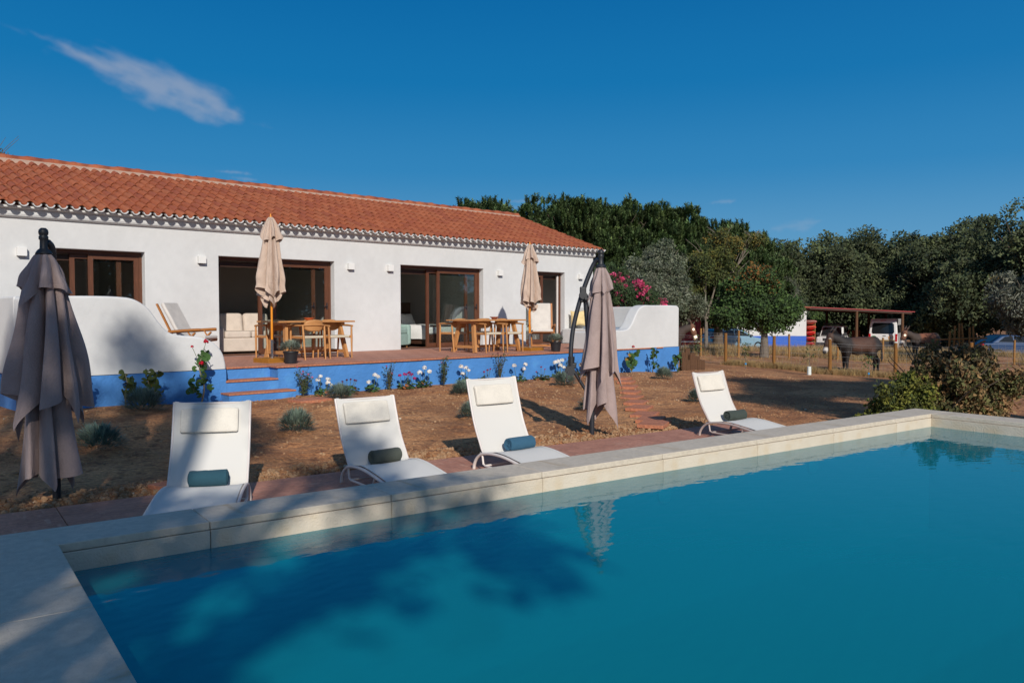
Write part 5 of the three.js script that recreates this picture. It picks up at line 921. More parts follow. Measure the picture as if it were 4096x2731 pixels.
  { const r = rng(813), g = cluster(815, 14, 0.055, 0.05, 0.04), sp = crownSpots(r, [[0, 1.95, 0, 0.8, 0.7, 0.8], [-0.5, 2.45, -0.4, 0.6, 0.65, 0.55], [0.5, 1.65, 0.45, 0.65, 0.55, 0.65]], 420, { lobe: 0.22, lobes: 26, size: [0.8, 1.3], col: [[0.72, 0.07, 0.19], [0.62, 0.1, 0.22]], fill: 0 }); scatter('blossom', g, leafA, sp, ol); }
  makeTree('slender_tree', 'treetop just showing over the roof at the left edge', [8.2, 0, -45.8], { trunkR: 0.2, blobs: [[0, 7.8, 0, 1.5, 1.8, 1.5], [0.3, 6.2, 0, 1.8, 1.5, 1.8]], geo: G_olive, count: 700, seed: 817, twigs: 12, opts: { lobe: 0.3, lobes: 12, size: [0.9, 1.4], col: [[0.1, 0.1, 0.06], [0.07, 0.08, 0.04]] } });
  makeTree('garden_shrub', 'sunlit green shrub seen through the open carport', [63.2, groundBase(63.2, -31.5), -31.5], { category: 'shrub', trunkR: 0.08, blobs: [[0, 1.8, 0, 1.7, 1.2, 1.4], [0.9, 1.2, 0.6, 1.3, 1.0, 1.2]], geo: G_near, count: 900, seed: 819, opts: { lobe: 0.36, lobes: 14, size: [1.1, 1.8], col: [[0.1, 0.15, 0.035], [0.06, 0.1, 0.03]] } });
}
// the big shrub beside the far pool corner
{
  const x = 11.92, z = -4.06, g = groundBase(x, z), t = thing('photinia_bush', 'large bronze and green shrub behind the far pool corner', 'shrub', [x, g - 0.02, z]), r = rng(831), stems = []; t.scale.set(0.84, 0.9, 0.84);
  for (let k = 0; k < 16; k++) { const a = r() * 6.283, d = 0.35 + 0.75 * r(), h = 0.6 + 0.8 * r(); stems.push(limb(curve([V(0.1 * (r() - 0.5), 0, 0.1 * (r() - 0.5)), V(d * 0.4 * Math.cos(a), h * 0.55, d * 0.4 * Math.sin(a)), V(d * Math.cos(a), h, d * Math.sin(a))], 8), (s) => 0.018 * (1 - 0.7 * s), 6, false)); }
  part('stems', merge(stems), bark, t);
  const left = [[-0.55, 0.36, -0.5, 0.42, 0.34, 0.42], [-0.25, 0.6, -0.2, 0.4, 0.32, 0.4], [-0.78, 0.16, -0.68, 0.36, 0.22, 0.36], [-0.3, 0.25, -0.1, 0.45, 0.3, 0.45]], right = [[0.1, 0.62, 0.1, 0.55, 0.5, 0.55], [0.62, 0.48, 0.55, 0.55, 0.45, 0.5], [0.35, 0.28, 0.25, 0.7, 0.32, 0.6], [0.2, 1.02, 0.2, 0.32, 0.3, 0.3], [0.55, 0.95, 0.45, 0.25, 0.32, 0.25], [-0.1, 1.0, -0.15, 0.2, 0.35, 0.2], [0.95, 0.7, 0.95, 0.28, 0.25, 0.28]];
  const sp = [...crownSpots(r, left, 900, { lobe: 0.4, lobes: 10, size: [0.7, 1.2], col: [[0.17, 0.18, 0.03], [0.06, 0.075, 0.018]], fill: 0.2 }), ...crownSpots(r, right, 1700, { lobe: 0.4, lobes: 10, size: [0.7, 1.2], col: [[0.27, 0.17, 0.075], [0.1, 0.1, 0.035]], top: [[0.08, 0.075, 0.04], 0.6], fill: 0.2 })].map((s) => [s[0], Math.max(0.05, s[1]), ...s.slice(2)]);
  scatter('foliage', G_bush, leafMat(0.85, 0.2), sp, t);
}
// trees behind the viewer: they throw the dappled shade and are mirrored in the glass doors
{
  // open crown of separate leaf masses, so that sun falls through between them
  const rr = rng(839), masses = [];
  const reach = [[4.4, 1.6], [4.9, 1.9], [6.2, 2.5], [7.2, 2.1], [8.2, 1.0], [9.5, 0.0], [10.8, -1.3], [11.6, -1.9]];
  for (let y = 4.5; y < 11.3; y += 0.86) for (let q = -3.8; q < 3.4; q += 0.86) {
    const k = Math.max(0, reach.findIndex((a) => a[0] >= y) - 1), edge = lerp(reach[k][1], reach[k + 1][1], clamp((y - reach[k][0]) / (reach[k + 1][0] - reach[k][0])));
    const yy = y + 0.5 * (rr() - 0.5), qq = q + 0.5 * (rr() - 0.5), dp = 2.4 * (rr() - 0.5), keep = rr();
    if (qq > edge || keep > (y > 10 ? 0.78 : qq > 1.5 ? 0.5 : qq < 1.5 && y > 6.5 ? 0.98 : 0.6)) continue;
    const R = 0.34 + 0.16 * rr(); masses.push([0.872 * qq + 0.49 * dp, yy - dp * 0.53, 0.49 * qq - 0.872 * dp, R, R * 0.85, R]);
  }
  makeTree('shade_tree', 'leafy tree behind the viewer throwing dappled shade over the pool corner', [-3.7, 0, 3.9], { trunkR: 0.2, blobs: masses, geo: G_shade, count: masses.length * 29, seed: 841, group: 'trees behind the viewer', opts: { lobe: 0.5, lobes: 4, size: [0.7, 1.1], col: [[0.06, 0.1, 0.03], [0.045, 0.08, 0.03]], fill: 0.3 } });
  makeTree('shade_tree', 'leafy tree beyond the near pool side throwing shade over the far right soil', [9.7, 0, 4.3], { trunkR: 0.22, blobs: [[-0.2, 7.5, 0, 1.9, 0.8, 1.9], [1.8, 7.8, 1.2, 1.9, 0.8, 1.9], [-2.0, 6.3, -1.2, 1.2, 0.5, 1.2], [3.4, 8.0, 2.0, 1.8, 0.9, 1.8]], geo: G_shade, count: 2600, seed: 843, group: 'trees behind the viewer', opts: { lobe: 0.34, lobes: 14, size: [0.8, 1.3], col: [[0.06, 0.1, 0.03], [0.045, 0.08, 0.03]], fill: 0.25 } });
  for (const [k, [x, z, h]] of [[8, 15.5, 5.6], [14, 17.5, 6.4], [20, 16, 5.8], [26.5, 18, 6.6], [33, 17, 5.2], [39, 18.5, 5.6], [45.5, 17, 4.8], [52, 19, 6.0]].entries()) {
    const g = groundBase(x, z), rad = 3.4;
    makeTree('orchard_tree', `orchard tree behind the viewer, number ${['one', 'two', 'three', 'four', 'five', 'six', 'seven', 'eight'][k]} from the pool end of the row`, [x, g, z], { trunkR: 0.18, blobs: [[0, h * 0.62, 0, rad, h * 0.34, rad], [1.6, h * 0.4, 0.4, rad * 0.7, h * 0.32, rad * 0.7], [-1.6, h * 0.4, -0.4, rad * 0.7, h * 0.34, rad * 0.7]], geo: G_oak, count: 800, seed: 851 + k, group: 'trees behind the viewer', opts: { lobe: 0.36, lobes: 14, size: [0.7, 1.2], col: [[0.1, 0.13, 0.06], [0.06, 0.085, 0.04]], fill: 0.2 } });
  }
}
// ---------------------------------------------------------------- paddock: palisade, fences, saplings, dry grass
{
  const t = thing('log_palisade', 'stepped row of upright brown boards beside the white bench wall', 'palisade', [18.2, 0, -12.72]);
  const H = [0.37, 0.29, 0.45, 0.385, 0.28, 0.26], B = [0.5, 0.6, 0.47, 0.36];
  const g0 = groundY(18.8, -12.7) - 0.12;
  H.forEach((h, i) => { const m = part('board', box(0.172, h + 0.12, 0.05, 0, 0, 0, { r: 0.006 }), plankWood, t); m.position.set(0.1 + 0.18 * i, g0, 0.004 * (i % 3)); m.rotation.z = 0.012 * Math.sin(i * 2.7); });
  B.forEach((h, i) => { const m = part('board', box(0.2, h + 0.12, 0.05, 0, 0, 0, { r: 0.006 }), plankWood, t); m.position.set(0.16 + 0.23 * i, g0, -0.075 - 0.005 * (i % 2)); m.rotation.z = 0.015 * Math.sin(i * 1.7); });
}
function wireFence(name, label, pts, h, mat, rad, netH) {
  const t = thing(name, label, 'fence');
  const r = rng(pts.length * 7), P = pts.map(([x, z]) => V(x, groundY(x, z), z));
  P.forEach((p, i) => part('post', limb([V(p.x, p.y - 0.2, p.z), V(p.x + 0.02 * (r() - 0.5), p.y + h * 0.5, p.z), V(p.x + 0.05 * (r() - 0.5), p.y + h * (0.96 + 0.08 * r()), p.z + 0.03 * (r() - 0.5))], [rad * 1.05, rad, rad * 0.93], 9), mat, t));
  const wires = [];
  for (let i = 0; i < P.length - 1; i++) {
    const a = P[i], b = P[i + 1], L = a.distanceTo(b);
    for (const y of [0.08, 0.24, 0.4, 0.56, 0.72, 0.88].map((q) => q * netH)) wires.push(limb([V(a.x, a.y + y, a.z), V((a.x + b.x) / 2, (a.y + b.y) / 2 + y - 0.015 + 0.02 * (r() - 0.5), (a.z + b.z) / 2), V(b.x, b.y + y, b.z)], 0.002, 3, false));
    for (const y of [h * 0.9]) wires.push(limb([V(a.x, a.y + y, a.z), V((a.x + b.x) / 2, (a.y + b.y) / 2 + y - 0.03, (a.z + b.z) / 2), V(b.x, b.y + y, b.z)], 0.003, 3, false));
    for (let k = 1; k * 0.3 < L; k++) { const f = k * 0.3 / L, q = a.clone().lerp(b, f); wires.push(limb([V(q.x, q.y + 0.08 * netH, q.z), V(q.x + 0.05 * (r() - 0.5), q.y + 0.5 * netH, q.z), V(q.x + 0.03 * (r() - 0.5), q.y + 0.88 * netH, q.z)], 0.002, 3, false)); }
  }
  const w = part('wire_netting', merge(wires), std({ color: lin(0.28, 0.28, 0.28), roughness: 0.5 }), t); w.userData.kind = 'stuff';
  return t;
}
wireFence('paddock_fence', 'nearer wire fence with stout yellowish wooden posts in front of the donkeys', [[19.6, -21], [22.0, -18.6], [26.02, -18.1].map((v, i) => (i ? -16.4 : 22.6)), [23.27, -14.52], [23.88, -13.12], [23.84, -11.24], [24.79, -9.67], [25.9, -7.95], [26.22, -6.2], [26.8, -4.2]], 1.06, std({ map: woodT([0.38, 0.25, 0.11], [0.62, 0.43, 0.19], 205), roughness: 0.9 }), 0.054, 1.0);
wireFence('paddock_fence', 'farther wire fence with thin grey posts behind the donkeys', [[26.26, -17.47], [28.92, -17.45], [30.22, -15.95], [32.5, -15.0], [34.73, -14.07], [36.77, -12.16], [38.79, -10.26], [40.6, -8.4]], 1.05, postWood, 0.045, 1.0);
{
  const sap = (label, x, z, h, seed, sleeve, R) => {
    const g = groundY(x, z), t = thing('sapling', label, 'sapling', [x, g, z], 0, 'young planted saplings'), r = rng(seed), lv = [];
    part('stem', limb(curve([V(0, -0.05, 0), V(0.015, h * 0.4, 0), V(-0.01, h * 0.8, 0.01)], 8), (s) => 0.012 * (1 - 0.5 * s), 6), greyBark, t);
    for (let i = 0; i < 90; i++) { const a = r() * 6.283, d = R * Math.sqrt(r()), y = h * (0.42 + 0.58 * r()); lv.push(colored(blade(0.075 + 0.04 * r(), 0.034, 0.3), shade(r() < 0.25 ? [0.15, 0.17, 0.04] : [0.07, 0.12, 0.03], r, 0.6)).applyMatrix4(X4(V(d * Math.cos(a), y, d * Math.sin(a)), [0.4 + 1.2 * r(), r() * 6.28, r() - 0.5]))); }
    part('foliage', mergeGeometries(lv, false), plantMat, t);
    if (sleeve) part('sleeve', new THREE.CylinderGeometry(0.055, 0.06, 0.24, 10, 1, true).translate(0, 0.12, 0), std({ color: lin(...sleeve), roughness: 0.6, side: THREE.DoubleSide }), t);
    else part('tie', new THREE.CylinderGeometry(0.03, 0.03, 0.05, 8).translate(0, h * 0.2, 0), std({ color: lin(0.03, 0.25, 0.5), roughness: 0.6 }), t);
    return t;
  };
  sap('thin sapling with a blue tie before the blue hatchback', 20.46, -13.72, 0.95, 3, null, 0.14);
  sap('thin sapling with a blue tie left of the yellowish fence post by the trunk', 21.51, -12.74, 0.78, 5, null, 0.13);
  sap('leafy sapling in a white sleeve before the near donkey head', 21.95, -10.96, 0.8, 7, [0.6, 0.65, 0.62], 0.24);
  sap('leafy sapling in front of the near donkey hind legs', 23.1, -9.75, 0.62, 9, null, 0.22);
  // dry grass
  const r = rng(91), tuft = []; for (let i = 0; i < 14; i++) tuft.push(clean(blade(0.22 + 0.2 * r(), 0.009, 0.5).applyMatrix4(X4(V(0.12 * (r() - 0.5), 0, 0.12 * (r() - 0.5)), [0.5 * (r() - 0.5), r() * 6.28, 0.5 * (r() - 0.5)]))));
  const G = mergeGeometries(tuft, false), sp = [], fence = [[23.27, -14.52], [23.88, -13.12], [23.84, -11.24], [24.79, -9.67], [25.9, -7.95], [26.5, -5.5]];
  for (let i = 0; i < 9000; i++) {
    let x, z, s = 0.7 + 0.8 * r();
    if (i < 6200) { const d = 33.5 + 22 * r() ** 1.3, a = lerp(0.2, 0.66, r()); x = 0.683 * d + 0.73 * d * a; z = -0.73 * d + 0.683 * d * a; s *= 0.9; if (fbm(x * 0.35, z * 0.35, 0, 93, 3) < 0.42) continue; } else if (i < 8200) { const k = Math.floor(r() * 5), f = r(); x = lerp(fence[k][0], fence[k + 1][0], f) + 0.5 * (r() - 0.5); z = lerp(fence[k][1], fence[k + 1][1], f) + 0.5 * (r() - 0.5); s *= 0.5; } else { x = 24 + 16 * r(); z = -18 + 12 * r(); s *= 0.35; }
    sp.push([x, groundY(x, z) - 0.02, z, s, lin(...shade([0.42, 0.29, 0.13], r, 0.5)), 1, [0, r() * 6.28, 0]]);
  }
  const o = scatter('dry_grass', G, leafMat(0.95, 0.3), sp); tag(o, 'golden dry grass around the paddock fences and tree', 'grass');
  // loose poles of a field gate
  const g = thing('pole_gate', 'tangle of weathered upright poles and rails right of the brown shrub', 'gate', [36.3, groundY(36.3, -11.6), -11.6], -0.75), rr = rng(95);
  for (let k = 0; k < 6; k++) part('pole', limb([V(-0.5 + 0.22 * k, -0.2, 0.15 * rr()), V(-0.5 + 0.22 * k + 0.2 * (rr() - 0.5), 1.2 + 0.5 * rr(), 0.2 * (rr() - 0.5))], [0.05, 0.04], 7), postWood, g);
  part('rail', limb([V(-1.1, 1.0, 0), V(1.1, 1.06, 0.05)], 0.035, 7), postWood, g); part('rail', limb([V(-0.4, 0.2, 0.05), V(1.0, 0.95, 0.1)], 0.035, 7), postWood, g);
}
// ---------------------------------------------------------------- sheds and vehicles
const redSheet = std({ color: lin(0.32, 0.03, 0.035), roughness: 0.55 }), rust = std({ color: lin(0.3, 0.09, 0.05), bumpMap: terraB, bumpScale: 0.01, roughness: 0.9 });
{
  const t = thing('red_shed', 'small red corrugated metal shed half hidden by the white bench wall', 'shed', [37.4, groundBase(37, -27), -26.52], -0.752); t.scale.set(1.1, 1.16, 1);
  part('plinth', box(2.1, 0.5, 1.8, 0, -0.2, 0), std({ color: lin(0.3, 0.28, 0.26) }), t);
  const sh = [-1, 1], ribs = []; for (let k = 0; k <= 26; k++) ribs.push(box(0.045, 1.45, 0.03, -1.04 + 0.08 * k, 0.32, 0.915, { r: 0.01 }));
  part('walls', merge([box(2.12, 1.46, 1.8, 0, 0.31, 0), ...ribs]), redSheet, t); part('rail', box(2.2, 0.07, 0.04, 0, 0.42, 0.95), whiteMetal, t);
  part('roof', box(2.45, 0.06, 2.2, 0, 1.78, 0.05, { rot: [0.03, 0, 0.02] }), rust, t);
}
{
  const gy = -1.12, t = thing('carport', 'open carport of round posts with thin red roof against a white and blue wall', 'carport', [55.17, gy, -27.81], -0.752);
  const prof = new THREE.Shape([[-5, 0.98], [0, 0.98], [0, 3.02], [-0.35, 3.12], [-5, 3.12]].map((p) => new THREE.Vector2(...p)));
  part('wall', uvBox(new THREE.ExtrudeGeometry(prof, { depth: 5.4, bevelEnabled: false }).translate(0, 0, -5.4)), white, t);
  part('blue_base', box(5.02, 1.5, 5.42, -2.505, -0.5, -2.7), std({ color: lin(0.035, 0.12, 0.5), roughness: 0.9, bumpMap: stuccoB, bumpScale: 0.01 }), t);
  part('shed_roof', box(5.4, 0.07, 6.0, -2.55, 3.14, -2.6, { rot: [0.02, 0, -0.02] }), rust, t);
  part('roof', uvBox(new THREE.BoxGeometry(8.0, 0.05, 6.0)).rotateZ(-0.045).translate(3.7, 2.92, -2.7), std({ color: lin(0.36, 0.05, 0.05), roughness: 0.6 }), t);
  for (const z of [0.2, -2.7, -5.4]) part('beam', limb([V(-0.2, 2.98, z), V(7.5, 2.62, z)], 0.07, 8), darkWood, t);
  for (const [x, z] of [[3.55, 0.2], [6.85, 0.2], [7.0, -2.7], [6.9, -5.4], [3.6, -5.4]]) part('post', limb([V(x, -0.4, z), V(x, 2.95 - 0.045 * x, z)], [0.11, 0.095], 9), plankWood, t);
  for (let k = 0; k < 5; k++) part('board', box(0.22, 1.5, 0.05, 4.4 + 0.42 * k, -0.2, -5.3), rust, t);
}
{
  const hull = (() => { const g = sheet(18, 28, (u, v) => { const a = u * 6.283, z = (v - 0.5) * 3.4, e = Math.pow(Math.max(0, 1 - Math.abs(v * 2 - 1) ** 3.4), 0.5); const c = Math.cos(a), s = Math.sin(a); const p = V(c * 0.4 * e, 0.19 + (s > 0 ? 0.15 : 0.18) * s * e + 0.1 * Math.abs(v * 2 - 1) ** 3, z); p.tu = a; p.tv = z; return p; }, true); return g; })();
  const rack = thing('kayak_rack', 'simple frame holding the stacked kayaks under the carport', 'rack', [56.3, -1.12, -28.5], -0.752);
  for (const z of [-0.9, 0.9]) { for (const x of [-0.42, 0.42]) part('upright', limb([V(x, -0.1, z), V(x, 2.1, z)], 0.035, 6), postWood, rack); for (let k = 0; k < 5; k++) part('bar', limb([V(-0.45, 0.16 + 0.4 * k, z), V(0.45, 0.16 + 0.4 * k, z)], 0.03, 6), postWood, rack); }
  const cols = [[0.5, 0.05, 0.06], [0.75, 0.06, 0.05], [0.8, 0.06, 0.05], [0.75, 0.1, 0.06], [0.55, 0.24, 0.2]], names = ['lowest dark red kayak on the rack', 'second kayak from the bottom of the rack, red', 'middle bright red kayak on the rack', 'orange red kayak second from the top of the rack', 'topmost faded pink kayak on the rack'];
  names.forEach((n, k) => { const b = thing('kayak', n, 'kayak', [56.3, -1.12 + 0.19 + 0.4 * k, -28.5], -0.752 + 0.03 * (k - 2), 'kayaks stacked under the carport'); part('hull', hull, std({ color: lin(...cols[k]), roughness: 0.4 }), b); part('cockpit_rim', new THREE.TorusGeometry(0.2, 0.02, 6, 18).rotateX(Math.PI / 2).scale(0.9, 1, 1.7).translate(0, 0.3, 0), rubber, b); });
}
function wheel(R, w) { const g = new THREE.Group(); return { tyre: new THREE.LatheGeometry([[R * 0.62, -w / 2], [R * 0.93, -w / 2], [R, -w * 0.36], [R, w * 0.36], [R * 0.93, w / 2], [R * 0.62, w / 2], [R * 0.62, -w / 2]].map((p) => new THREE.Vector2(...p)), 28).rotateX(Math.PI / 2), rim: merge([new THREE.CylinderGeometry(R * 0.62, R * 0.62, w * 0.5, 24, 1, true).rotateX(Math.PI / 2), ...[...Array(7)].map((_, k) => box(R * 0.16, R * 0.58, 0.03, 0, 0.02, w * 0.3).rotateZ(k / 7 * 6.283))]) }; }
function vehicle(name, label, category, pos, turn, o) {     // x forward, z to its right; lower body, cabin, glass, wheels, lamps
  const t = thing(name, label, category, pos, turn, 'parked vehicles'), paint = phy({ color: lin(...o.color), roughness: 0.35, clearcoat: 0.8, clearcoatRoughness: 0.08 });
  const W = o.width, solid = (outline, w, b, seg = 3) => { const sh = new THREE.Shape(); outline.forEach(([x, y], i) => (i ? sh.lineTo(x, y) : sh.moveTo(x, y))); return new THREE.ExtrudeGeometry(sh, { depth: w - 2 * b, bevelEnabled: true, bevelSize: b, bevelThickness: b, bevelOffset: -b, bevelSegments: seg }).translate(0, 0, -w / 2 + b); };
  const taper = (g, y0, y1, k) => { const p = g.attributes.position; for (let i = 0; i < p.count; i++) { const f = clamp((p.getY(i) - y0) / (y1 - y0)); p.setZ(i, p.getZ(i) * (1 - k * f)); } g.computeVertexNormals(); return g; };
  part('body', merge([solid(o.lower, W, 0.09)]), paint, t);
  part('cabin', taper(solid(o.cabin, W - 0.04, 0.08), o.belt, o.top, o.tumble), paint, t);
  const wl = wheel(o.wheelR, 0.21);
  for (const x of o.axles) for (const s of [-1, 1]) { const h = part('wheel', wl.tyre, rubber, t); h.position.set(x, o.wheelR, s * (W / 2 - 0.1)); if (s < 0) h.rotation.y = Math.PI; part('rim', wl.rim, std({ color: lin(0.35, 0.36, 0.38), roughness: 0.35, metalness: 0.6 }), h); part('wheel_arch', new THREE.TorusGeometry(o.wheelR + 0.05, 0.035, 6, 18, Math.PI), rubber, h); }
  const flat = (pts, z) => { const sh = new THREE.Shape(pts.map((p) => new THREE.Vector2(...p))); return new THREE.ExtrudeGeometry(sh, { depth: 0.012, bevelEnabled: false }).translate(0, 0, z); };
  for (const win of o.sideWindows) for (const s of [-1, 1]) { const g = flat(win, 0); const p = g.attributes.position; for (let i = 0; i < p.count; i++) { const f = clamp((p.getY(i) - o.belt) / (o.top - o.belt)); p.setZ(i, s * ((W - 0.04) / 2 * (1 - o.tumble * f) + 0.004 + 0.001 * p.getZ(i))); } g.computeVertexNormals(); part('side_window', g, darkGlass, t); }
  for (const [nm, pts, mat] of o.ends) part(nm, (() => { const g = new THREE.BufferGeometry(); const v = []; const q = pts.map((p) => V(...p)); for (let i = 1; i < q.length - 1; i++) v.push(q[0].x, q[0].y, q[0].z, q[i].x, q[i].y, q[i].z, q[i + 1].x, q[i + 1].y, q[i + 1].z); g.setAttribute('position', new THREE.Float32BufferAttribute(v, 3)); g.computeVertexNormals(); return g; })(), mat, t);
  for (const [nm, x, y, z, a, b, c, mat] of o.bits) part(nm, box(a, b, c, x, y, z, { r: 0.012 }), mat, t);
  return { t, paint };
}
const redLens = std({ color: lin(0.45, 0.01, 0.015), roughness: 0.2 }), clearLens = std({ color: lin(0.6, 0.6, 0.6), roughness: 0.15 }), plateMat = std({ color: lin(0.7, 0.68, 0.62), roughness: 0.5 }), greyTrim = std({ color: lin(0.045, 0.045, 0.05), roughness: 0.7 });
vehicle('parked_car', 'pale blue hatchback parked behind the fence left of the trunk', 'car', [47.3, groundBase(47, -28.6), -28.9], -0.5, {
  color: [0.2, 0.34, 0.44], width: 1.72, wheelR: 0.31, axles: [-1.25, 1.27], belt: 0.9, top: 1.46, tumble: 0.2,
  lower: [[-2.02, 0.35], [-2.05, 0.62], [-1.98, 0.95], [-1.6, 1.0], [0.9, 0.92], [1.7, 0.78], [2.0, 0.6], [2.02, 0.35], [1.9, 0.22], [-1.9, 0.22]], cabin: [[-1.98, 0.9], [-1.82, 1.18], [-1.62, 1.42], [-1.0, 1.47], [-0.1, 1.46], [0.35, 1.32], [1.0, 0.9]],
  sideWindows: [[[-1.35, 1.02], [-1.25, 1.25], [-0.6, 1.36], [-0.45, 1.36], [-0.42, 0.99]], [[-0.36, 0.99], [-0.38, 1.36], [0.02, 1.35], [0.3, 1.22], [0.75, 0.96]]],
  ends: [['rear_window', [[-1.965, 1.05, -0.62], [-1.965, 1.05, 0.62], [-1.73, 1.36, 0.52], [-1.73, 1.36, -0.52]], darkGlass], ['windscreen', [[1.0, 0.95, 0.66], [0.42, 1.34, 0.52], [0.42, 1.34, -0.52], [1.0, 0.95, -0.66]], darkGlass]],
  bits: [['tail_light', -2.0, 0.82, 0.68, 0.14, 0.14, 0.3, redLens], ['tail_light', -2.0, 0.82, -0.68, 0.14, 0.14, 0.3, redLens], ['number_plate', -2.06, 0.55, 0, 0.02, 0.11, 0.5, plateMat], ['bumper', -2.03, 0.28, 0, 0.1, 0.14, 1.5, greyTrim], ['headlight', 1.88, 0.68, 0.6, 0.2, 0.12, 0.34, clearLens], ['headlight', 1.88, 0.68, -0.6, 0.2, 0.12, 0.34, clearLens], ['door_handle', -0.1, 0.9, -0.87, 0.16, 0.03, 0.02, greyTrim], ['mirror', 0.75, 0.95, -0.93, 0.12, 0.12, 0.16, greyTrim], ['mirror', 0.75, 0.95, 0.93, 0.12, 0.12, 0.16, greyTrim]] });
vehicle('parked_car', 'dark blue car beyond the pole gate at the right edge', 'car', [54.6, groundBase(54.5, -15), -14.6], -0.75, {
  color: [0.012, 0.045, 0.12], width: 1.75, wheelR: 0.31, axles: [-1.3, 1.35], belt: 0.9, top: 1.42, tumble: 0.2,
  lower: [[-2.15, 0.35], [-2.2, 0.7], [-2.1, 0.95], [0.9, 0.92], [1.9, 0.8], [2.15, 0.6], [2.15, 0.35], [2.0, 0.22], [-2.0, 0.22]], cabin: [[-1.7, 0.92], [-1.0, 1.36], [-0.5, 1.43], [0.2, 1.4], [1.05, 0.9]],
  sideWindows: [[[-1.3, 1.0], [-0.85, 1.3], [-0.4, 1.34], [-0.38, 0.98]], [[-0.32, 0.98], [-0.33, 1.34], [0.15, 1.32], [0.8, 0.96]]], ends: [['windscreen', [[1.06, 0.95, 0.66], [0.3, 1.36, 0.54], [0.3, 1.36, -0.54], [1.06, 0.95, -0.66]], darkGlass], ['rear_window', [[-1.72, 0.98, -0.62], [-1.72, 0.98, 0.62], [-1.03, 1.37, 0.52], [-1.03, 1.37, -0.52]], darkGlass]], bits: [['tail_light', -2.14, 0.75, 0.66, 0.12, 0.14, 0.3, redLens], ['headlight', 2.0, 0.68, 0.6, 0.2, 0.12, 0.34, clearLens]] });
vehicle('off_road_car', 'white off-road car with a roof rack parked facing outwards under the carport', 'car', [59.0, -1.28, -27.6], 0.432 + Math.PI - 0.16, {
  color: [0.72, 0.72, 0.7], width: 1.72, wheelR: 0.36, axles: [-1.25, 1.25], belt: 1.12, top: 1.85, tumble: 0.12,
  lower: [[-2.0, 0.5], [-2.0, 1.14], [0.8, 1.14], [1.85, 1.06], [2.02, 0.95], [2.02, 0.5], [1.9, 0.36], [-1.9, 0.36]], cabin: [[-1.98, 1.1], [-1.9, 1.78], [-1.75, 1.86], [0.15, 1.84], [0.3, 1.78], [0.78, 1.1]],
  sideWindows: [[[-1.75, 1.2], [-1.7, 1.7], [-0.85, 1.7], [-0.85, 1.2]], [[-0.75, 1.2], [-0.75, 1.7], [0.15, 1.7], [0.5, 1.2]]], ends: [['windscreen', [[0.79, 1.16, 0.72], [0.38, 1.74, 0.64], [0.38, 1.74, -0.64], [0.79, 1.16, -0.72]], darkGlass]],
  bits: [['headlight', 1.99, 0.78, 0.6, 0.1, 0.18, 0.3, clearLens], ['headlight', 1.99, 0.78, -0.6, 0.1, 0.18, 0.3, clearLens], ['grille', 2.0, 0.76, 0, 0.06, 0.22, 0.8, greyTrim], ['bumper', 2.04, 0.45, 0, 0.16, 0.22, 1.7, greyTrim], ['number_plate', 2.125, 0.52, 0, 0.02, 0.11, 0.5, plateMat], ['roof_rack', -0.7, 1.92, 0, 1.7, 0.04, 1.3, greyTrim], ['rack_foot', -1.4, 1.84, 0.6, 0.05, 0.1, 0.05, greyTrim], ['rack_foot', 0.0, 1.84, -0.6, 0.05, 0.1, 0.05, greyTrim], ['rack_bar', 0.05, 1.97, 0, 0.05, 0.06, 1.42, greyTrim], ['mirror', 0.7, 1.15, 0.96, 0.14, 0.2, 0.2, greyTrim], ['mirror', 0.7, 1.15, -0.96, 0.14, 0.2, 0.2, greyTrim]] });
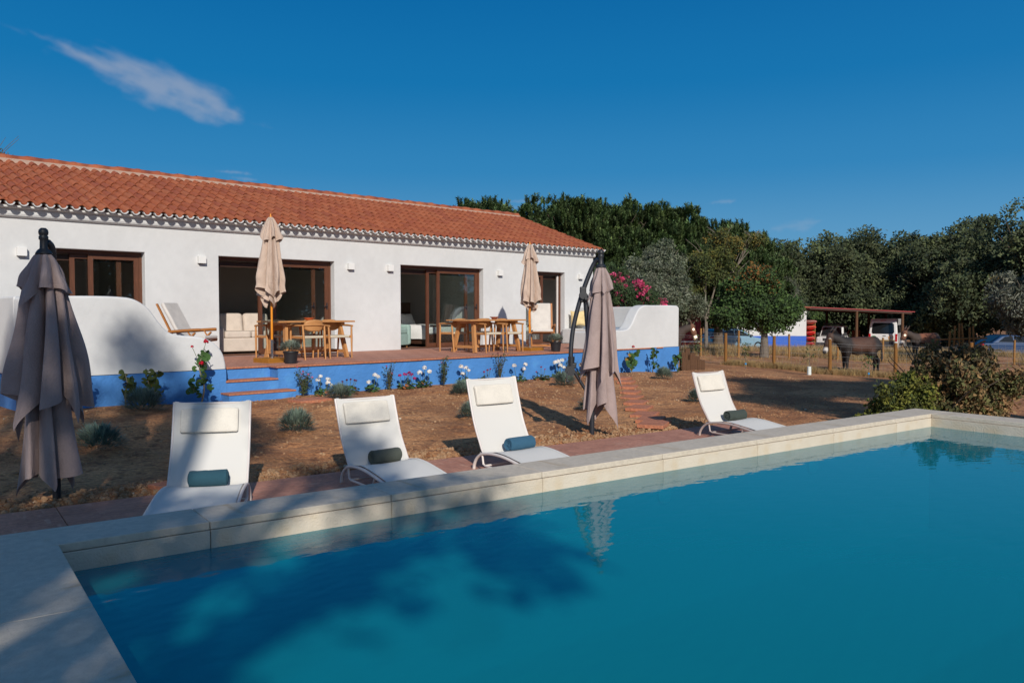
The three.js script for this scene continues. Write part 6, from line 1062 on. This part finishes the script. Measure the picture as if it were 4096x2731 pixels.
{
  const { t } = vehicle('van', 'white high roofed van seen from behind under the carport', 'van', [63.1, -1.4, -25.2], 0.25, {
    color: [0.72, 0.72, 0.7], width: 2.0, wheelR: 0.34, axles: [-1.7, 1.6], belt: 1.25, top: 2.5, tumble: 0.1,
    lower: [[-2.7, 0.5], [-2.72, 1.3], [1.6, 1.3], [2.5, 1.1], [2.72, 0.8], [2.72, 0.45], [2.6, 0.32], [-2.6, 0.32]], cabin: [[-2.7, 1.25], [-2.62, 2.3], [-2.45, 2.5], [0.9, 2.5], [1.2, 2.4], [2.0, 1.25]],
    sideWindows: [[[-2.4, 1.45], [-2.38, 2.05], [-1.1, 2.05], [-1.1, 1.45]], [[-1.0, 1.45], [-1.0, 2.05], [0.4, 2.05], [0.4, 1.45]], [[0.6, 1.4], [0.6, 2.05], [1.1, 2.0], [1.6, 1.4]]],
    ends: [['rear_window', [[-2.727, 1.42, -0.68], [-2.727, 1.42, 0.68], [-2.7, 1.52, 0.76], [-2.655, 2.12, 0.72], [-2.65, 2.2, 0.62], [-2.65, 2.2, -0.62], [-2.655, 2.12, -0.72], [-2.7, 1.52, -0.76]], darkGlass]],
    bits: [['tail_light', -2.7, 0.85, 0.9, 0.08, 0.55, 0.14, redLens], ['tail_light', -2.7, 0.85, -0.9, 0.08, 0.55, 0.14, redLens], ['bumper', -2.74, 0.36, 0, 0.14, 0.28, 1.96, greyTrim], ['lower_panel', -2.725, 0.64, 0, 0.03, 0.24, 1.6, greyTrim], ['stripe', -2.735, 0.89, 0, 0.02, 0.07, 1.64, std({ color: lin(0.35, 0.22, 0.04) })], ['number_plate', -2.75, 0.7, -0.35, 0.02, 0.11, 0.5, plateMat], ['plate_end', -2.755, 0.7, -0.12, 0.02, 0.11, 0.06, std({ color: lin(0.7, 0.28, 0.02) })], ['brake_light', -2.62, 2.36, 0, 0.03, 0.04, 0.4, redLens], ['door_handle', -2.74, 1.24, 0.1, 0.03, 0.04, 0.22, greyTrim], ['mirror', 1.7, 1.4, 1.1, 0.14, 0.3, 0.2, greyTrim]] });
  const ring = part('round_emblem', new THREE.RingGeometry(0.125, 0.17, 28).rotateY(-Math.PI / 2).translate(-2.742, 1.13, 0.55), std({ color: lin(0.75, 0.35, 0.06), side: THREE.DoubleSide }), t);
  part('emblem_mark', new THREE.TorusGeometry(0.05, 0.018, 5, 14).rotateY(Math.PI / 2).scale(1, 0.8, 1.2).translate(-2.742, 1.13, 0.55), std({ color: lin(0.12, 0.16, 0.3) }), ring);
  const lg = part('leaf_emblem', new THREE.CircleGeometry(0.14, 20).rotateY(-Math.PI / 2).scale(1, 0.7, 1.2).translate(-2.742, 1.16, -0.62), std({ color: lin(0.05, 0.2, 0.05), side: THREE.DoubleSide }), t);
  part('emblem_mark', new THREE.CircleGeometry(0.06, 16).rotateY(-Math.PI / 2).translate(-2.746, 1.15, -0.66), std({ color: lin(0.8, 0.78, 0.75), side: THREE.DoubleSide }), lg);
}
// ---------------------------------------------------------------- donkeys
const donkeyGeo = (() => {
  const B = [ // bones: ax ay az ar  bx by bz br
    [-0.44, 0.9, 0, 0.235, 0.02, 0.85, 0, 0.262], [0.02, 0.85, 0, 0.262, 0.38, 0.87, 0, 0.23], [0.3, 1.0, 0, 0.12, -0.05, 1.0, 0, 0.12], [-0.05, 1.0, 0, 0.12, -0.5, 1.0, 0, 0.15], [-0.5, 0.98, 0, 0.15, -0.6, 0.86, 0, 0.15],
    [0.4, 0.93, 0, 0.185, 0.66, 1.08, 0, 0.135], [0.66, 1.08, 0, 0.135, 0.86, 1.17, 0, 0.105], [0.86, 1.15, 0, 0.112, 0.95, 0.93, 0, 0.098], [0.95, 0.93, 0, 0.098, 1.01, 0.73, 0, 0.07], [1.01, 0.74, 0, 0.072, 1.035, 0.68, 0, 0.066], [0.89, 1.02, 0, 0.1, 0.92, 0.95, 0, 0.085],
    [-0.68, 0.95, 0, 0.035, -0.74, 0.72, 0, 0.022], [-0.74, 0.72, 0, 0.022, -0.75, 0.5, 0, 0.035], [-0.75, 0.5, 0, 0.035, -0.74, 0.38, 0, 0.012]];
  for (const s of [-1, 1]) B.push(
    [0.36, 0.86, s * 0.12, 0.13, 0.37, 0.66, s * 0.125, 0.088], [0.37, 0.66, s * 0.125, 0.088, 0.385, 0.4, s * 0.12, 0.048], [0.385, 0.4, s * 0.12, 0.05, 0.375, 0.12, s * 0.12, 0.033], [0.375, 0.12, s * 0.12, 0.036, 0.395, 0.05, s * 0.12, 0.043], [0.395, 0.05, s * 0.12, 0.045, 0.405, 0.03, s * 0.12, 0.048],
    [-0.48, 0.86, s * 0.12, 0.17, -0.38, 0.66, s * 0.13, 0.115], [-0.38, 0.66, s * 0.13, 0.11, -0.58, 0.42, s * 0.12, 0.052], [-0.58, 0.42, s * 0.12, 0.052, -0.57, 0.13, s * 0.12, 0.034], [-0.57, 0.13, s * 0.12, 0.036, -0.545, 0.05, s * 0.12, 0.044], [-0.545, 0.05, s * 0.12, 0.045, -0.535, 0.03, s * 0.12, 0.048],
    [0.84, 1.24, s * 0.06, 0.03, 0.79, 1.35, s * 0.1, 0.042], [0.79, 1.35, s * 0.1, 0.042, 0.72, 1.47, s * 0.13, 0.014]);
  const N = 100, mc = new MarchingCubes(N, new THREE.MeshStandardMaterial(), false, false, 200000), half = N / 2, S = 1.0, cx = 0.14, cy = 0.74;
  mc.isolation = 0;
  for (let k = 0; k < N; k++) for (let j = 0; j < N; j++) for (let i = 0; i < N; i++) {
    const x = (i - half) / half * S + cx, y = (j - half) / half * S + cy, z = (k - half) / half * 0.5; let d = 9;
    for (const b of B) {
      const dx = b[4] - b[0], dy = b[5] - b[1], dz = b[6] - b[2], t = clamp(((x - b[0]) * dx + (y - b[1]) * dy + (z - b[2]) * dz) / (dx * dx + dy * dy + dz * dz));
      const ez = (z - b[2] - dz * t) * (b[3] > 0.2 ? 1.12 : 1), e = Math.hypot(x - b[0] - dx * t, y - b[1] - dy * t, ez) - lerp(b[3], b[7], t), kk = Math.min(0.06, 0.5 * b[3]);
      const h = clamp(0.5 + 0.5 * (d - e) / kk); d = lerp(d, e, h) - kk * h * (1 - h);
    }
    mc.field[i + j * N + k * N * N] = -d;
  }
  mc.update();
  const n = mc.count, pos = new Float32Array(n * 3), nor = new Float32Array(n * 3), col = new Float32Array(n * 3);
  for (let i = 0; i < n; i++) {
    const x = mc.positionArray[i * 3] * S + cx, y = mc.positionArray[i * 3 + 1] * S + cy, z = mc.positionArray[i * 3 + 2] * 0.5;
    pos.set([x, y, z], i * 3); const q = V(mc.normalArray[i * 3] / S, mc.normalArray[i * 3 + 1] / S, mc.normalArray[i * 3 + 2] / 0.5).normalize(); nor.set([q.x, q.y, q.z], i * 3);
    // coat: brown flanks, near-black neck, hindquarters and legs, pale belly, muzzle and eye ring
    const nn = fbm(x * 9, y * 9 + z * 5, 0, 881, 3); let c = [0.02, 0.015, 0.013];
    c = mixc(c, [0.075, 0.03, 0.016], sstep(-0.5, -0.36, x) * sstep(0.3, 0.16, x) * sstep(0.66, 0.74, y) * (0.6 + 0.6 * nn));
    c = mixc(c, [0.34, 0.3, 0.25], sstep(0.64, 0.605, y) * sstep(-0.32, -0.25, x) * sstep(0.3, 0.22, x) * sstep(0.5, 0.56, y));
    c = mixc(c, [0.085, 0.04, 0.024], sstep(0.78, 0.86, x) * 0.7);
    const mz = Math.hypot(x - 1.03, y - 0.7); c = mixc(c, [0.62, 0.58, 0.53], sstep(0.15, 0.11, mz)); c = mixc(c, [0.05, 0.045, 0.045], sstep(0.075, 0.05, Math.hypot(x - 1.06, y - 0.66)));
    const ey = Math.hypot(x - 0.915, y - 1.06, (Math.abs(z) - 0.09) * 0.6); c = mixc(c, [0.6, 0.56, 0.5], sstep(0.055, 0.04, ey)); c = mixc(c, [0.01, 0.01, 0.01], sstep(0.024, 0.018, ey));
    c = mixc(c, [0.02, 0.018, 0.016], sstep(0.07, 0.05, y)); col.set(c, i * 3);
  }
  const g = new THREE.BufferGeometry(); g.setAttribute('position', new THREE.BufferAttribute(pos, 3)); g.setAttribute('normal', new THREE.BufferAttribute(nor, 3)); g.setAttribute('color', new THREE.BufferAttribute(col, 3));
  return uvBox(g);
})();
{
  const furB = tex(256, (u, v) => fbm(u * 60, v * 30, 0, 891, 4), { srgb: false, rep: 2 });
  const coat = phy({ vertexColors: true, bumpMap: furB, bumpScale: 0.008, roughness: 0.7 });
  const brown = phy({ vertexColors: true, color: lin(2.6, 2.3, 2.0), bumpMap: furB, bumpScale: 0.008, roughness: 0.8 });
  const mk = (label, x, z, turn, mat, s = 1) => {
    const t = thing('donkey', label, 'donkey', [x, groundY(x, z) + 0.006, z], turn, 'donkeys in the paddock'); t.scale.setScalar(s); part('body', donkeyGeo, mat, t);
    const r = rng(Math.round(x * 10)), mane = []; for (let i = 0; i < 60; i++) { const f = r(); mane.push(clean(blade(0.07 + 0.03 * r(), 0.012, 0.2).applyMatrix4(X4(V(lerp(0.34, 0.84, f), lerp(1.09, 1.26, f), 0.03 * (r() - 0.5)), [0.2 * (r() - 0.5), r() * 6.28, 0.4 * (r() - 0.5)])))); }
    part('mane', mergeGeometries(mane, false), std({ color: lin(0.018, 0.013, 0.011), roughness: 0.9, side: THREE.DoubleSide }), t); return t;
  };
  mk('near dark brown donkey standing side on behind the fence post', 24.92, -10.86, 2.39, coat);
  mk('reddish brown donkey farther off, behind the bronze shrub', 38.1, -13.65, 2.45, brown, 1.02);
  mk('donkey peering round the end of the white bench wall', 25.2, -18.2, -0.75, brown, 1.0);
}
renderer.render(scene, camera);
